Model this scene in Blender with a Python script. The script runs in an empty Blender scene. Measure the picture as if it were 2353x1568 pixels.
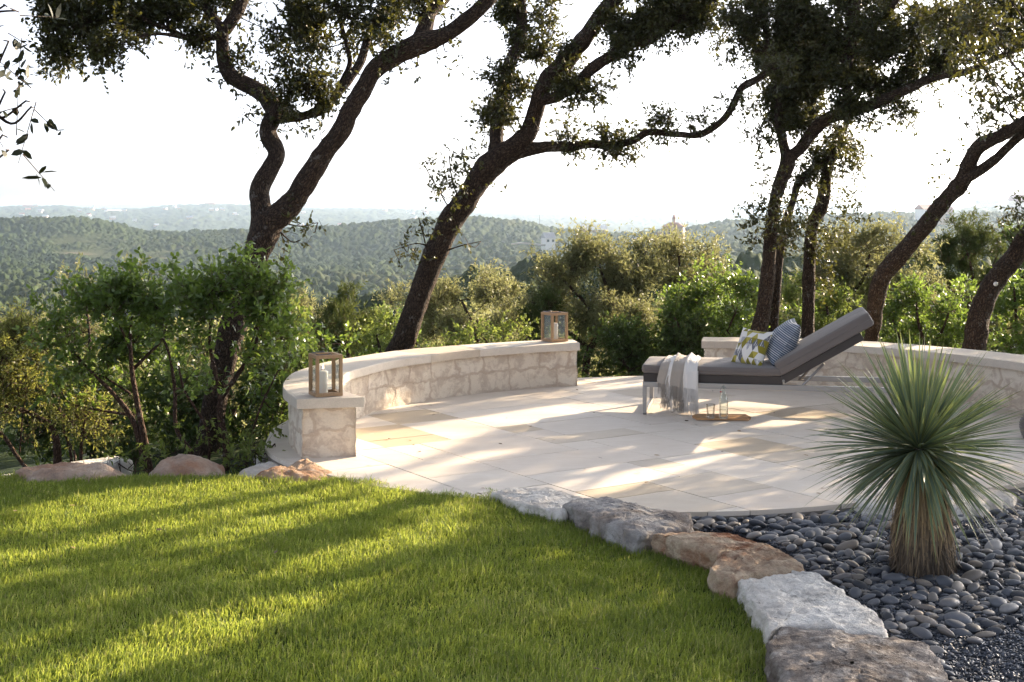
import bpy, bmesh, math, random
import numpy as np
from mathutils import Vector, Matrix

rng = np.random.default_rng(7)
random.seed(7)
S = bpy.context.scene
COL = S.collection
R = math.radians

# ------------------------------------------------------------------ camera, world, sun, exposure
F, CX, HY, EYE = 3045.0, 1176.5, 470.0, 1.92        # picture measure: 2353 units wide, horizon at 470
cam_data = bpy.data.cameras.new('camera')
cam = bpy.data.objects.new('camera', cam_data)
COL.objects.link(cam)
cam.location = (0, 0, EYE)
cam.rotation_euler = (R(90), 0, 0)
cam_data.sensor_width = 36
cam_data.lens = 36 * F / 2353
cam_data.shift_y = (HY - 784) / 2353
cam_data.clip_start = 0.1
cam_data.clip_end = 60000
S.camera = cam

SUN_AZ, SUN_EL = R(48), R(17)                        # azimuth clockwise from the view axis (+Y)
TO_SUN = np.array([math.sin(SUN_AZ) * math.cos(SUN_EL), math.cos(SUN_AZ) * math.cos(SUN_EL), math.sin(SUN_EL)])
w = bpy.data.worlds.new('World')
S.world = w
w.use_nodes = True
nt = w.node_tree
bg = nt.nodes['Background']
sky = nt.nodes.new('ShaderNodeTexSky')
sky.sky_type = 'NISHITA'
sky.sun_disc = False
sky.sun_elevation = SUN_EL
sky.sun_rotation = SUN_AZ
sky.altitude = 300
sky.air_density = 0.36
sky.dust_density = 2.7
sky.ozone_density = 1.0
hs = nt.nodes.new('ShaderNodeHueSaturation')
hs.inputs['Saturation'].default_value = 0.42
nt.links.new(sky.outputs[0], hs.inputs['Color'])
nt.links.new(hs.outputs[0], bg.inputs[0])
bg.inputs[1].default_value = 0.1

sd = bpy.data.lights.new('sun', 'SUN')
sd.energy = 3.9
sd.angle = R(0.55)
sd.color = (1.0, 0.79, 0.55)
sun = bpy.data.objects.new('sun', sd)
COL.objects.link(sun)
sun.location = (20, 20, 30)
sun.rotation_euler = Vector(TO_SUN).to_track_quat('Z', 'Y').to_euler()

S.view_settings.view_transform = 'Standard'
S.view_settings.look = 'None'
S.view_settings.exposure = 2.25
S.view_settings.gamma = 1
S.view_settings.use_curve_mapping = False
S.cycles.max_bounces = 7
S.cycles.diffuse_bounces = 3
S.cycles.glossy_bounces = 3
S.cycles.transmission_bounces = 7
S.cycles.transparent_max_bounces = 8
S.cycles.volume_bounces = 0
S.cycles.caustics_reflective = False
S.cycles.caustics_refractive = False
S.cycles.use_denoising = True
S.cycles.sample_clamp_indirect = 6

# ------------------------------------------------------------------ placing helpers
def P(px, py, d):
    return np.array([(px - CX) / F * d, d, EYE - (py - HY) / F * d])

def PZ(px, py, z=0.0):
    d = F * (EYE - z) / (py - HY)
    return np.array([(px - CX) / F * d, d, z])

def to_px(p):
    p = np.atleast_2d(p)
    return np.c_[CX + p[:, 0] / p[:, 1] * F, HY + (EYE - p[:, 2]) / p[:, 1] * F]

def in_poly(pts, poly):
    poly = np.asarray(poly, float)
    x, y = pts[:, 0], pts[:, 1]
    r = np.zeros(len(pts), bool)
    j = len(poly) - 1
    for i in range(len(poly)):
        xi, yi = poly[i]; xj, yj = poly[j]
        c = ((yi > y) != (yj > y)) & (x < (xj - xi) * (y - yi) / (yj - yi + 1e-12) + xi)
        r ^= c
        j = i
    return r

def hash3(i, j, k, s=0):
    h = (i.astype(np.int64) * 374761393 + j.astype(np.int64) * 668265263 + k.astype(np.int64) * 1274126177 + s * 974634541) & 0xffffffff
    h = ((h ^ (h >> 13)) * 1274126177) & 0xffffffff
    h = ((h ^ (h >> 16)) * 2246822519) & 0xffffffff
    return ((h ^ (h >> 15)) & 0xffffff) / float(0xffffff)

def vnoise(p, s=0):
    """value noise, -1..1, of points (N,3)"""
    p = np.atleast_2d(p).astype(float)
    i = np.floor(p); f = p - i; f = f * f * (3 - 2 * f)
    i = i.astype(np.int64)
    out = 0
    for dx in (0, 1):
        for dy in (0, 1):
            for dz in (0, 1):
                wgt = (f[:, 0] if dx else 1 - f[:, 0]) * (f[:, 1] if dy else 1 - f[:, 1]) * (f[:, 2] if dz else 1 - f[:, 2])
                out = out + wgt * hash3(i[:, 0] + dx, i[:, 1] + dy, i[:, 2] + dz, s)
    return out * 2 - 1

def fbm(p, oct=3, s=0):
    a, o, f = 1.0, 0, 1.0
    for k in range(oct):
        o = o + a * vnoise(p * f, s + k)
        a *= 0.5; f *= 2.03
    return o

def vec_noise(p, oct=3, s=0):
    return np.c_[fbm(p, oct, s), fbm(p, oct, s + 31), fbm(p, oct, s + 67)]

def unit(v):
    v = np.asarray(v, float)
    n = np.linalg.norm(v, axis=-1, keepdims=True)
    return v / np.maximum(n, 1e-9)

def catmull(pts, n):
    """smooth path through pts (M,k), n samples per span"""
    pts = np.asarray(pts, float)
    q = np.vstack([2 * pts[0] - pts[1], pts, 2 * pts[-1] - pts[-2]])
    out = []
    for i in range(1, len(q) - 2):
        t = np.linspace(0, 1, n, endpoint=False)[:, None]
        p0, p1, p2, p3 = q[i - 1], q[i], q[i + 1], q[i + 2]
        out.append(0.5 * (2 * p1 + (p2 - p0) * t + (2 * p0 - 5 * p1 + 4 * p2 - p3) * t ** 2 + (3 * p1 - p0 - 3 * p2 + p3) * t ** 3))
    out.append(pts[-1][None])
    return np.vstack(out)

def resample(pts, n):
    pts = np.asarray(pts, float)
    s = np.r_[0, np.cumsum(np.linalg.norm(np.diff(pts, axis=0), axis=1))]
    t = np.linspace(0, s[-1], n)
    return np.c_[tuple(np.interp(t, s, pts[:, k]) for k in range(pts.shape[1]))]

# ------------------------------------------------------------------ mesh builder
class MB:
    def __init__(self):
        self.v, self.f, self.a, self.n = [], [], {}, 0

    def add(self, v, faces, tint=0.5, uvw=None):
        """faces: list of int arrays (k, m) with m corners each"""
        v = np.asarray(v, float)
        for f in faces:
            f = np.asarray(f, np.int64)
            if len(f):
                self.f.append(f + self.n)
        self.v.append(v)
        t = np.broadcast_to(np.asarray(tint, float), (len(v),))
        self.a.setdefault('tint', []).append(t)
        self.a.setdefault('uvw', []).append(np.zeros((len(v), 3)) if uvw is None else np.asarray(uvw, float))
        self.n += len(v)

    def grid(self, g, tint=0.5, uvw=None, flip=False):
        """g: (a, b, 3) points"""
        a, b = g.shape[:2]
        i = np.arange(a * b).reshape(a, b)
        q = np.stack([i[:-1, :-1], i[1:, :-1], i[1:, 1:], i[:-1, 1:]], -1).reshape(-1, 4)
        if flip:
            q = q[:, ::-1]
        self.add(g.reshape(-1, 3), [q], tint if np.isscalar(tint) else np.asarray(tint).reshape(-1),
                 None if uvw is None else np.asarray(uvw).reshape(-1, 3))

    def box(self, lo, hi, M=None, bev=0.0, tint=0.5):
        bm = bmesh.new()
        bmesh.ops.create_cube(bm, size=1)
        lo, hi = np.array(lo, float), np.array(hi, float)
        for v in bm.verts:
            v.co = Vector(((lo + hi) / 2 + np.array(v.co) * (hi - lo)).tolist())
        if bev > 0:
            bmesh.ops.bevel(bm, geom=bm.edges[:], offset=bev, segments=2, profile=0.6, affect='EDGES')
        if M is not None:
            bmesh.ops.transform(bm, matrix=M, verts=bm.verts[:])
        self.bm(bm, tint)

    def bm(self, bm, tint=0.5):
        bm.verts.index_update()
        v = np.array([x.co[:] for x in bm.verts])
        d = {}
        for f in bm.faces:
            d.setdefault(len(f.verts), []).append([x.index for x in f.verts])
        self.add(v, [np.array(x) for x in d.values()], tint, v.copy())
        bm.free()

    def tube(self, path, rad, seg=12, rough=0.0, rs=4.0, seed=0, cap=True, tint=0.5):
        path = np.asarray(path, float); rad = np.broadcast_to(np.asarray(rad, float), (len(path),))
        t = unit(np.gradient(path, axis=0))
        n = np.cross(t[0], [0, 0, 1.0])
        if np.linalg.norm(n) < 1e-3:
            n = np.array([1.0, 0, 0])
        n = unit(n)
        N = []
        for k in range(len(path)):
            n = unit(n - t[k] * np.dot(n, t[k]))
            N.append(n)
        N = np.array(N); B = np.cross(t, N)
        a = np.linspace(0, 2 * math.pi, seg + 1)
        ring = N[:, None] * np.cos(a)[None, :, None] + B[:, None] * np.sin(a)[None, :, None]
        g = path[:, None] + ring * rad[:, None, None]
        if rough:
            nz = fbm(g.reshape(-1, 3) * rs, 3, seed).reshape(g.shape[:2])
            nz2 = fbm(g.reshape(-1, 3) * np.array([22, 22, 8.0]), 2, seed + 9).reshape(g.shape[:2])
            g = g + ring * ((nz * rough + nz2 * 0.05) * rad[:, None])[..., None]
        s = np.r_[0, np.cumsum(np.linalg.norm(np.diff(path, axis=0), axis=1))]
        uv = np.stack([np.broadcast_to(a[None], g.shape[:2]) * rad.mean(), np.broadcast_to(s[:, None], g.shape[:2]), np.zeros(g.shape[:2])], -1)
        self.grid(g, tint, uv, flip=True)
        if cap:
            for e, fl in ((0, False), (len(path) - 1, True)):
                c = g[e, :-1]
                i = np.arange(seg)
                f = np.c_[np.full(seg, seg), i, (i + 1) % seg]
                self.add(np.vstack([c, path[e]]), [f if not fl else f[:, ::-1]], tint)

    def lathe(self, prof, seg=32, c=(0, 0, 0), tint=0.5):
        prof = np.asarray(prof, float)
        a = np.linspace(0, 2 * math.pi, seg + 1)
        g = np.stack([prof[:, :1] * np.cos(a), prof[:, :1] * np.sin(a), np.broadcast_to(prof[:, 1:2], (len(prof), seg + 1))], -1) + np.array(c)
        self.grid(g, tint, flip=True)

    def sticks(self, p0, p1, r0, r1, tint=0.5):
        """many thin three-sided prisms"""
        if not len(p0):
            return
        p0, p1 = np.asarray(p0, float), np.asarray(p1, float)
        t = unit(p1 - p0)
        up = np.where(np.abs(t[:, 2:3]) > 0.9, np.array([[1.0, 0, 0]]), np.array([[0, 0, 1.0]]))
        a = unit(np.cross(t, up)); b = np.cross(t, a)
        v = []
        for p, r in ((p0, r0), (p1, r1)):
            r = np.broadcast_to(np.asarray(r, float), (len(p0),))[:, None]
            for k in range(3):
                an = k * 2 * math.pi / 3
                v.append(p + (a * math.cos(an) + b * math.sin(an)) * r)
        v = np.stack(v, 1)
        o = np.arange(len(p0))[:, None] * 6
        f = np.concatenate([o + np.array([[k, (k + 1) % 3, 3 + (k + 1) % 3, 3 + k]]) for k in range(3)])
        self.add(v.reshape(-1, 3), [f], tint)

    def leaves(self, b, d, nrm, L, W, tint, six=False, fold=0.18, bend=0.0):
        d = unit(d)
        s = unit(np.cross(d, nrm)); u = np.cross(s, d)
        L = np.broadcast_to(np.asarray(L, float), (len(b),))[:, None]; W = np.broadcast_to(np.asarray(W, float), (len(b),))[:, None]
        tip = b + d * L - u * L * bend
        if six:
            def pt(x, y):
                return b + d * L * x + s * W * y + u * (abs(y) * W * fold - L * bend * x * x)
            v = np.stack([b, pt(.28, -.42), pt(.66, -.42), tip, pt(.66, .42), pt(.28, .42)], 1)
            o = np.arange(len(b))[:, None] * 6
            fs = [o + np.array([[0, 1, 5]]), o + np.array([[1, 2, 4, 5]]), o + np.array([[2, 3, 4]])]
            m = 6
        else:
            v = np.stack([b, b + d * L * .48 - s * W * .5 + u * W * fold, tip, b + d * L * .48 + s * W * .5 + u * W * fold], 1)
            o = np.arange(len(b))[:, None] * 4
            fs = [o + np.array([[0, 1, 2]]), o + np.array([[0, 2, 3]])]
            m = 4
        self.add(v.reshape(-1, 3), fs, np.repeat(np.broadcast_to(tint, (len(b),)), m))

    def build(self, name, mat, parent=None, smooth=False, loc=None):
        me = bpy.data.meshes.new(name)
        v = np.vstack(self.v) if self.v else np.zeros((0, 3))
        me.vertices.add(len(v))
        me.vertices.foreach_set('co', v.astype(np.float32).ravel())
        tot = sum(f.size for f in self.f); nf = sum(len(f) for f in self.f)
        me.loops.add(tot); me.polygons.add(nf)
        if nf:
            me.loops.foreach_set('vertex_index', np.concatenate([f.ravel() for f in self.f]).astype(np.int32))
            lt = np.concatenate([np.full(len(f), f.shape[1]) for f in self.f])
            me.polygons.foreach_set('loop_start', np.r_[0, np.cumsum(lt)[:-1]].astype(np.int32))
            me.polygons.foreach_set('use_smooth', np.full(nf, bool(smooth)))
        at = me.attributes.new('tint', 'FLOAT', 'POINT')
        at.data.foreach_set('value', np.concatenate(self.a['tint']).astype(np.float32))
        at = me.attributes.new('uvw', 'FLOAT_VECTOR', 'POINT')
        at.data.foreach_set('vector', np.vstack(self.a['uvw']).astype(np.float32).ravel())
        me.update(calc_edges=True)
        me.materials.append(mat)
        o = bpy.data.objects.new(name, me)
        COL.objects.link(o)
        if parent is not None:
            o.parent = parent
        if loc is not None:
            o.location = loc
        return o

def tag(o, label=None, cat=None, group=None, kind=None):
    for k, v in (('label', label), ('category', cat), ('group', group), ('kind', kind)):
        if v:
            o[k] = v
    return o

def empty(name, loc, label, cat, group=None, rz=0.0):
    o = bpy.data.objects.new(name, None)
    o.empty_display_size = 0.2
    o.location = [float(x) for x in loc]
    o.rotation_euler = (0, 0, rz)
    COL.objects.link(o)
    return tag(o, label, cat, group)

def shifted(mb, loc):
    """make world-coordinate geometry local to a thing's base"""
    loc = np.asarray(loc, float)
    mb.v = [x - loc for x in mb.v]
    return mb

# ------------------------------------------------------------------ materials
class NT:
    def __init__(self, name):
        self.m = bpy.data.materials.new(name)
        self.m.use_nodes = True
        self.t = self.m.node_tree
        self.b = self.t.nodes['Principled BSDF']
        self.o = self.t.nodes['Material Output']

    def n(self, typ, **kw):
        nd = self.t.nodes.new(typ)
        for k, v in kw.items():
            if k.startswith('i_'):
                self.set(nd.inputs[k[2:].replace('_', ' ')], v)
            elif isinstance(v, tuple) and k == 'ins':
                for i, x in enumerate(v):
                    if x is not None:
                        self.set(nd.inputs[i], x)
            else:
                setattr(nd, k, v)
        return nd

    def set(self, sock, v):
        if isinstance(v, bpy.types.NodeSocket):
            self.t.links.new(v, sock)
        elif hasattr(v, 'outputs'):
            self.t.links.new(v.outputs[0], sock)
        else:
            if isinstance(v, (tuple, list)) and len(v) == 3 and sock.type == 'RGBA':
                v = (*v, 1)
            sock.default_value = v

    def attr(self, name='tint'):
        a = self.n('ShaderNodeAttribute', attribute_name=name)
        return a.outputs['Fac'] if name == 'tint' else a.outputs['Vector']

    def obj(self):
        return self.n('ShaderNodeTexCoord').outputs['Object']

    def geo(self):
        return self.n('ShaderNodeNewGeometry').outputs['Position']

    def noise(self, vec, scale, detail=4, rough=0.55, dist=0.0):
        nd = self.n('ShaderNodeTexNoise')
        self.set(nd.inputs['Vector'], vec)
        nd.inputs['Scale'].default_value = scale
        nd.inputs['Detail'].default_value = detail
        nd.inputs['Roughness'].default_value = rough
        nd.inputs['Distortion'].default_value = dist
        return nd.outputs['Fac']

    def vor(self, vec, scale, feature='F1', out='Distance', rnd=1.0):
        nd = self.n('ShaderNodeTexVoronoi', feature=feature)
        self.set(nd.inputs['Vector'], vec)
        nd.inputs['Scale'].default_value = scale
        nd.inputs['Randomness'].default_value = rnd
        return nd.outputs[out]

    def ramp(self, fac, stops, interp='LINEAR'):
        nd = self.n('ShaderNodeValToRGB')
        cr = nd.color_ramp
        cr.interpolation = interp
        while len(cr.elements) < len(stops):
            cr.elements.new(0.5)
        for e, (p, c) in zip(cr.elements, stops):
            e.position = p
            e.color = (c, c, c, 1) if np.isscalar(c) else (*c, 1)
        self.set(nd.inputs[0], fac)
        return nd.outputs[0]

    def mix(self, fac, a, b, mode='MIX'):
        nd = self.n('ShaderNodeMix', data_type='RGBA', blend_type=mode)
        self.set(nd.inputs[0], fac); self.set(nd.inputs[6], a); self.set(nd.inputs[7], b)
        return nd.outputs[2]

    def math(self, op, a, b=0.0, c=None):
        nd = self.n('ShaderNodeMath', operation=op)
        self.set(nd.inputs[0], a); self.set(nd.inputs[1], b)
        if c is not None:
            self.set(nd.inputs[2], c)
        return nd.outputs[0]

    def map(self, vec, scale=(1, 1, 1), rot=(0, 0, 0)):
        nd = self.n('ShaderNodeMapping')
        self.set(nd.inputs[0], vec)
        nd.inputs['Scale'].default_value = scale
        nd.inputs['Rotation'].default_value = rot
        return nd.outputs[0]

    def bump(self, h, strength=0.5, dist=0.01, prev=None):
        nd = self.n('ShaderNodeBump')
        self.set(nd.inputs['Height'], h)
        nd.inputs['Strength'].default_value = strength
        nd.inputs['Distance'].default_value = dist
        if prev is not None:
            self.set(nd.inputs['Normal'], prev)
        return nd.outputs[0]

    def fin(self, col=None, rough=0.6, bump=None, spec=0.5, metal=0.0, **kw):
        b = self.b
        if col is not None:
            self.set(b.inputs['Base Color'], col)
        self.set(b.inputs['Roughness'], rough)
        b.inputs['Specular IOR Level'].default_value = spec
        b.inputs['Metallic'].default_value = metal
        if bump is not None:
            self.set(b.inputs['Normal'], bump)
        for k, v in kw.items():
            self.set(b.inputs[k.replace('_', ' ')], v)
        return self.m

def leaf_mat(name, cols, trans, tfac=0.35, rough=0.42, spec=0.4):
    m = NT(name)
    c = m.ramp(m.attr(), [(i / max(1, len(cols) - 1), x) for i, x in enumerate(cols)])
    m.fin(c, rough, spec=spec)
    tr = m.n('ShaderNodeBsdfTranslucent')
    m.set(tr.inputs[0], m.mix(0.5, c, trans))
    mx = m.n('ShaderNodeMixShader')
    mx.inputs[0].default_value = tfac
    m.t.links.new(m.b.outputs[0], mx.inputs[1])
    m.t.links.new(tr.outputs[0], mx.inputs[2])
    m.t.links.new(mx.outputs[0], m.o.inputs[0])
    return m.m

M = {}
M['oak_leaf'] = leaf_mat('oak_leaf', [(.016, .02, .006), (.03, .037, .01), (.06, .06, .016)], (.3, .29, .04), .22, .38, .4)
M['painted_shade_leaf'] = leaf_mat('painted_shade_leaf', [(.012, .016, .006), (.022, .028, .009), (.035, .042, .014)], (.05, .06, .01), .04, .5, .3)  # darker oak leaf for the left branch tips, shade painted into its colour
M['laurel_leaf'] = leaf_mat('laurel_leaf', [(.055, .1, .02), (.092, .15, .032), (.15, .2, .05)], (.34, .48, .06), .46, .3, .6)
M['bright_leaf'] = leaf_mat('bright_leaf', [(.085, .13, .028), (.13, .175, .042), (.19, .215, .06)], (.38, .46, .08), .48, .4, .5)
M['olive_leaf'] = leaf_mat('olive_leaf', [(.11, .128, .056), (.17, .18, .08), (.26, .25, .12)], (.42, .42, .16), .45, .42, .5)
M['juniper_leaf'] = leaf_mat('juniper_leaf', [(.04, .068, .02), (.07, .105, .028), (.125, .14, .038)], (.2, .22, .05), .25, .6, .25)
M['yellow_leaf'] = leaf_mat('yellow_leaf', [(.08, .105, .025), (.13, .155, .04), (.2, .2, .065)], (.5, .5, .1), .48, .45, .4)
M['under_leaf'] = leaf_mat('under_leaf', [(.038, .068, .018), (.065, .105, .03), (.1, .138, .042)], (.22, .3, .05), .36, .45, .4)
M['grass_blade'] = leaf_mat('grass_blade', [(.042, .098, .018), (.088, .16, .03), (.175, .24, .055), (.42, .37, .2)], (.56, .62, .08), .55, .5, .3)

def bark(name, dark, light, lichen):
    m = NT(name)
    uv = m.attr('uvw')
    ob = m.obj()
    wv = m.map(uv, (62, 19, 1))
    warp = m.n('ShaderNodeVectorMath', operation='ADD')
    nz = m.n('ShaderNodeTexNoise'); m.set(nz.inputs['Vector'], ob); nz.inputs['Scale'].default_value = 9
    sc = m.n('ShaderNodeVectorMath', operation='SCALE'); m.set(sc.inputs[0], nz.outputs['Color']); sc.inputs['Scale'].default_value = 3.0
    m.set(warp.inputs[0], wv); m.set(warp.inputs[1], sc.outputs[0])
    v = m.vor(warp.outputs[0], 1.0, 'DISTANCE_TO_EDGE')
    ridge = m.ramp(v, [(0, 0), (.28, 1)])
    n2 = m.noise(ob, 60, 4)
    col = m.mix(ridge, dark, m.mix(n2, light, tuple(x * .6 for x in light)))
    li = m.ramp(m.math('ADD', m.noise(ob, 9.5, 6, .75), m.math('MULTIPLY', n2, .2)), [(.70, 0), (.75, 1)])
    col = m.mix(m.math('MULTIPLY', li, .6), col, lichen)
    h = m.math('ADD', m.math('MULTIPLY', ridge, 1.0), m.math('MULTIPLY', n2, .5))
    return m.fin(col, .85, m.bump(h, .9, .02), .2)

M['oak_bark'] = bark('oak_bark', (.022, .015, .011), (.125, .085, .06), (.22, .2, .18))
M['red_bark'] = bark('red_bark', (.045, .026, .017), (.17, .105, .075), (.24, .21, .18))
M['shrub_bark'] = bark('shrub_bark', (.035, .022, .016), (.13, .085, .062), (.2, .18, .15))

def stone(name, base, stain, dark, sfreq=2.5, pits=True):
    m = NT(name)
    ob = m.geo()
    a = m.noise(ob, sfreq, 6, .62, .6)
    b = m.noise(ob, sfreq * 3.7, 6, .65)
    c = m.mix(m.ramp(a, [(.4, 0), (.62, 1)]), base, stain)
    c = m.mix(m.math('MULTIPLY', m.ramp(b, [(.5, 0), (.7, 1)]), .75), c, dark)
    fine = m.noise(ob, 55, 5, .7)
    c = m.mix(.35, c, m.ramp(fine, [(.25, .25), (.75, 1.0)]), 'MULTIPLY')
    h = m.math('ADD', m.math('MULTIPLY', b, 1.2), m.math('MULTIPLY', fine, .45))
    if pits:
        pv = m.ramp(m.vor(ob, 26), [(.06, 0), (.2, 1)])
        pm = m.ramp(m.noise(ob, 6, 3), [(.5, 1), (.6, 0)])
        h = m.math('ADD', h, m.math('MULTIPLY', m.math('MAXIMUM', pv, pm), .5))
    return m.fin(c, .85, m.bump(h, 1.0, .03), .25)

M['white_stone'] = stone('white_stone', (.93, .9, .84), (.76, .69, .6), (.55, .51, .47))
M['grey_stone'] = stone('grey_stone', (.5, .48, .46), (.27, .22, .18), (.13, .13, .14))
M['rust_stone'] = stone('rust_stone', (.62, .49, .35), (.3, .125, .055), (.15, .055, .03), 3.0)
M['umber_stone'] = stone('umber_stone', (.32, .28, .25), (.17, .135, .11), (.62, .58, .53), 3.4)
M['pink_stone'] = stone('pink_stone', (.52, .42, .34), (.4, .23, .15), (.26, .2, .16), 2.2)
M['orange_stone'] = stone('orange_stone', (.52, .36, .24), (.4, .2, .1), (.6, .52, .44), 5)

# paving: the tone of each slab comes in as tint
m = NT('limestone_paving')
g = m.geo()
t = m.attr()
base = m.ramp(t, [(0, (.64, .56, .47)), (.35, (.70, .625, .54)), (.75, (.75, .69, .61)), (.86, (.6, .525, .425)), (1.0, (.54, .445, .32))])
vn = m.noise(m.map(g, (1.1, 2.6, 1), (0, 0, .57)), 3.2, 6, .66, .8)
c = m.mix(.5, base, m.ramp(vn, [(.3, (.80, .76, .70)), (.7, (1.0, 1.0, 1.0))]), 'MULTIPLY')
bl = m.ramp(m.noise(g, 9, 6, .7, .4), [(.6, 0), (.74, 1)])
c = m.mix(m.math('MULTIPLY', bl, .35), c, (.78, .76, .73))
sp = m.ramp(m.noise(g, 90, 3), [(.66, 0), (.76, 1)])
c = m.mix(m.math('MULTIPLY', sp, .25), c, (.4, .34, .26))
M['paving'] = m.fin(c, .62, m.bump(m.noise(g, 40, 5, .7), .12, .006), .35)

m = NT('joint_mortar')
M['joint'] = m.fin(m.mix(m.noise(m.geo(), 30), (.2, .18, .16), (.3, .27, .23)), .9)

# rough limestone masonry, mortar smeared over the joints
m = NT('limestone_masonry')
uv = m.attr('uvw')
wz = m.n('ShaderNodeTexNoise'); m.set(wz.inputs['Vector'], uv); wz.inputs['Scale'].default_value = 5; wz.inputs['Detail'].default_value = 4
off = m.n('ShaderNodeVectorMath', operation='SUBTRACT'); m.set(off.inputs[0], wz.outputs['Color']); off.inputs[1].default_value = (.5, .5, .5)
sc = m.n('ShaderNodeVectorMath', operation='SCALE'); m.set(sc.inputs[0], off.outputs[0]); sc.inputs['Scale'].default_value = .22
ad = m.n('ShaderNodeVectorMath', operation='ADD'); m.set(ad.inputs[0], uv); m.set(ad.inputs[1], sc.outputs[0])
br = m.n('ShaderNodeTexBrick', offset=.43, squash=1.55, squash_frequency=2)
m.set(br.inputs['Vector'], ad.outputs[0])
br.inputs['Scale'].default_value = 1.0
br.inputs['Brick Width'].default_value = .34
br.inputs['Row Height'].default_value = .2
br.inputs['Mortar Size'].default_value = .02
br.inputs['Mortar Smooth'].default_value = .6
br.inputs['Bias'].default_value = 0
m.set(br.inputs['Color1'], (.76, .66, .53)); m.set(br.inputs['Color2'], (.83, .75, .63)); m.set(br.inputs['Mortar'], (.62, .51, .4))
smear = m.ramp(m.noise(uv, 7, 6, .68, .5), [(.47, 0), (.58, 1)])
bc = m.mix(m.math('MULTIPLY', smear, .7), br.outputs['Color'], (.53, .425, .335))
st = m.ramp(m.noise(uv, 3.1, 5, .7, 1.0), [(.66, 0), (.76, 1)])
bc = m.mix(m.math('MULTIPLY', st, .35), bc, (.45, .3, .18))
fn = m.noise(uv, 70, 5, .75)
bc = m.mix(.4, bc, m.ramp(fn, [(.3, .6), (.7, 1.0)]), 'MULTIPLY')
hh = m.math('SUBTRACT', m.math('ADD', m.math('MULTIPLY', m.noise(uv, 16, 6, .7), 1.2), m.math('MULTIPLY', fn, .35)), m.math('MULTIPLY', br.outputs['Fac'], .35))
M['masonry'] = m.fin(bc, .9, m.bump(hh, .6, .018), .2)

m = NT('cap_limestone')
g = m.geo(); t = m.attr()
c = m.ramp(t, [(0, (.62, .54, .44)), (.6, (.72, .645, .545)), (1, (.56, .46, .35))])
c = m.mix(.4, c, m.ramp(m.noise(g, 14, 6, .7, .6), [(.3, .72), (.7, 1.0)]), 'MULTIPLY')
c = m.mix(.4, c, m.ramp(m.noise(g, 120, 3, .8), [(.3, .6), (.6, 1.0)]), 'MULTIPLY')
M['cap'] = m.fin(c, .7, m.bump(m.noise(g, 90, 5, .75), .3, .006), .3)

m = NT('soil')
g = m.geo()
M['soil'] = m.fin(m.ramp(m.noise(g, 8, 6, .7), [(.3, (.03, .022, .015)), (.7, (.075, .055, .036))]), .95, m.bump(m.noise(g, 30, 6, .75), .8, .03))

m = NT('lawn_thatch')
g = m.geo()
M['thatch'] = m.fin(m.ramp(m.noise(g, 25, 5, .7), [(.3, (.03, .055, .01)), (.55, (.06, .09, .018)), (.75, (.13, .11, .05))]), .95, m.bump(m.noise(g, 80, 4), .6, .02), .1)

m = NT('slate_gravel')
c = m.ramp(m.attr(), [(0, (.022, .026, .035)), (.5, (.06, .07, .09)), (1, (.15, .165, .2))])
M['gravel'] = m.fin(c, .5, None, .5)

m = NT('river_pebble')
r = m.n('ShaderNodeObjectInfo').outputs['Random']
ob = m.obj()
c = m.ramp(r, [(0, (.04, .045, .056)), (.3, (.095, .105, .125)), (.6, (.19, .2, .22)), (.8, (.19, .16, .13)), (1, (.33, .325, .32))])
c = m.mix(.4, c, m.ramp(m.noise(m.geo(), 60, 5, .7), [(.3, .55), (.7, 1.0)]), 'MULTIPLY')
M['pebble'] = m.fin(c, .6, m.bump(m.noise(m.geo(), 160, 4, .7), .12, .003), .4)
m = NT('river_pebble_mass')
c = m.ramp(m.attr(), [(0, (.04, .045, .056)), (.3, (.095, .105, .125)), (.6, (.19, .2, .22)), (.8, (.19, .16, .13)), (1, (.33, .325, .32))])
M['pebble_mass'] = m.fin(c, .6, None, .4)

def wood(name, a, b, scale=(60, 60, 4)):
    m = NT(name)
    v = m.map(m.obj(), scale)
    n = m.noise(v, 1.0, 6, .65, 1.2)
    n2 = m.noise(m.map(m.obj(), tuple(x * 3 for x in scale)), 1.0, 3)
    c = m.mix(n, a, b)
    c = m.mix(.35, c, m.ramp(n2, [(.3, .5), (.7, 1.0)]), 'MULTIPLY')
    return m.fin(c, .6, m.bump(n, .25, .002), .3)
M['lantern_wood'] = wood('lantern_wood', (.33, .2, .105), (.5, .33, .185))
M['board_wood'] = wood('board_wood', (.38, .2, .085), (.56, .34, .17), (5, 40, 40))

def thin_glass(name, tint, edge):
    m = NT(name)
    m.t.nodes.remove(m.b)
    tr = m.n('ShaderNodeBsdfTransparent'); m.set(tr.inputs[0], tint)
    gl = m.n('ShaderNodeBsdfGlossy'); m.set(gl.inputs[0], (1, 1, 1)); gl.inputs['Roughness'].default_value = .03
    lw = m.n('ShaderNodeLayerWeight'); lw.inputs[0].default_value = edge * .6
    mx = m.n('ShaderNodeMixShader')
    m.set(mx.inputs[0], m.math('MULTIPLY', lw.outputs['Fresnel'], .6))
    m.t.links.new(tr.outputs[0], mx.inputs[1]); m.t.links.new(gl.outputs[0], mx.inputs[2]); m.t.links.new(mx.outputs[0], m.o.inputs[0])
    return m.m
M['glass'] = thin_glass('clear_glass', (.97, .98, .975), .33)
M['bottle_glass'] = thin_glass('bottle_glass', (.93, .95, .94), .42)
m = NT('wax')
M['wax'] = m.fin((.82, .76, .66), .5, None, .4, Subsurface_Weight=.25, Subsurface_Radius=(.02, .015, .01))
m = NT('flame')
e = m.n('ShaderNodeEmission'); m.set(e.inputs[0], (1, .75, .4)); e.inputs[1].default_value = 4
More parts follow.
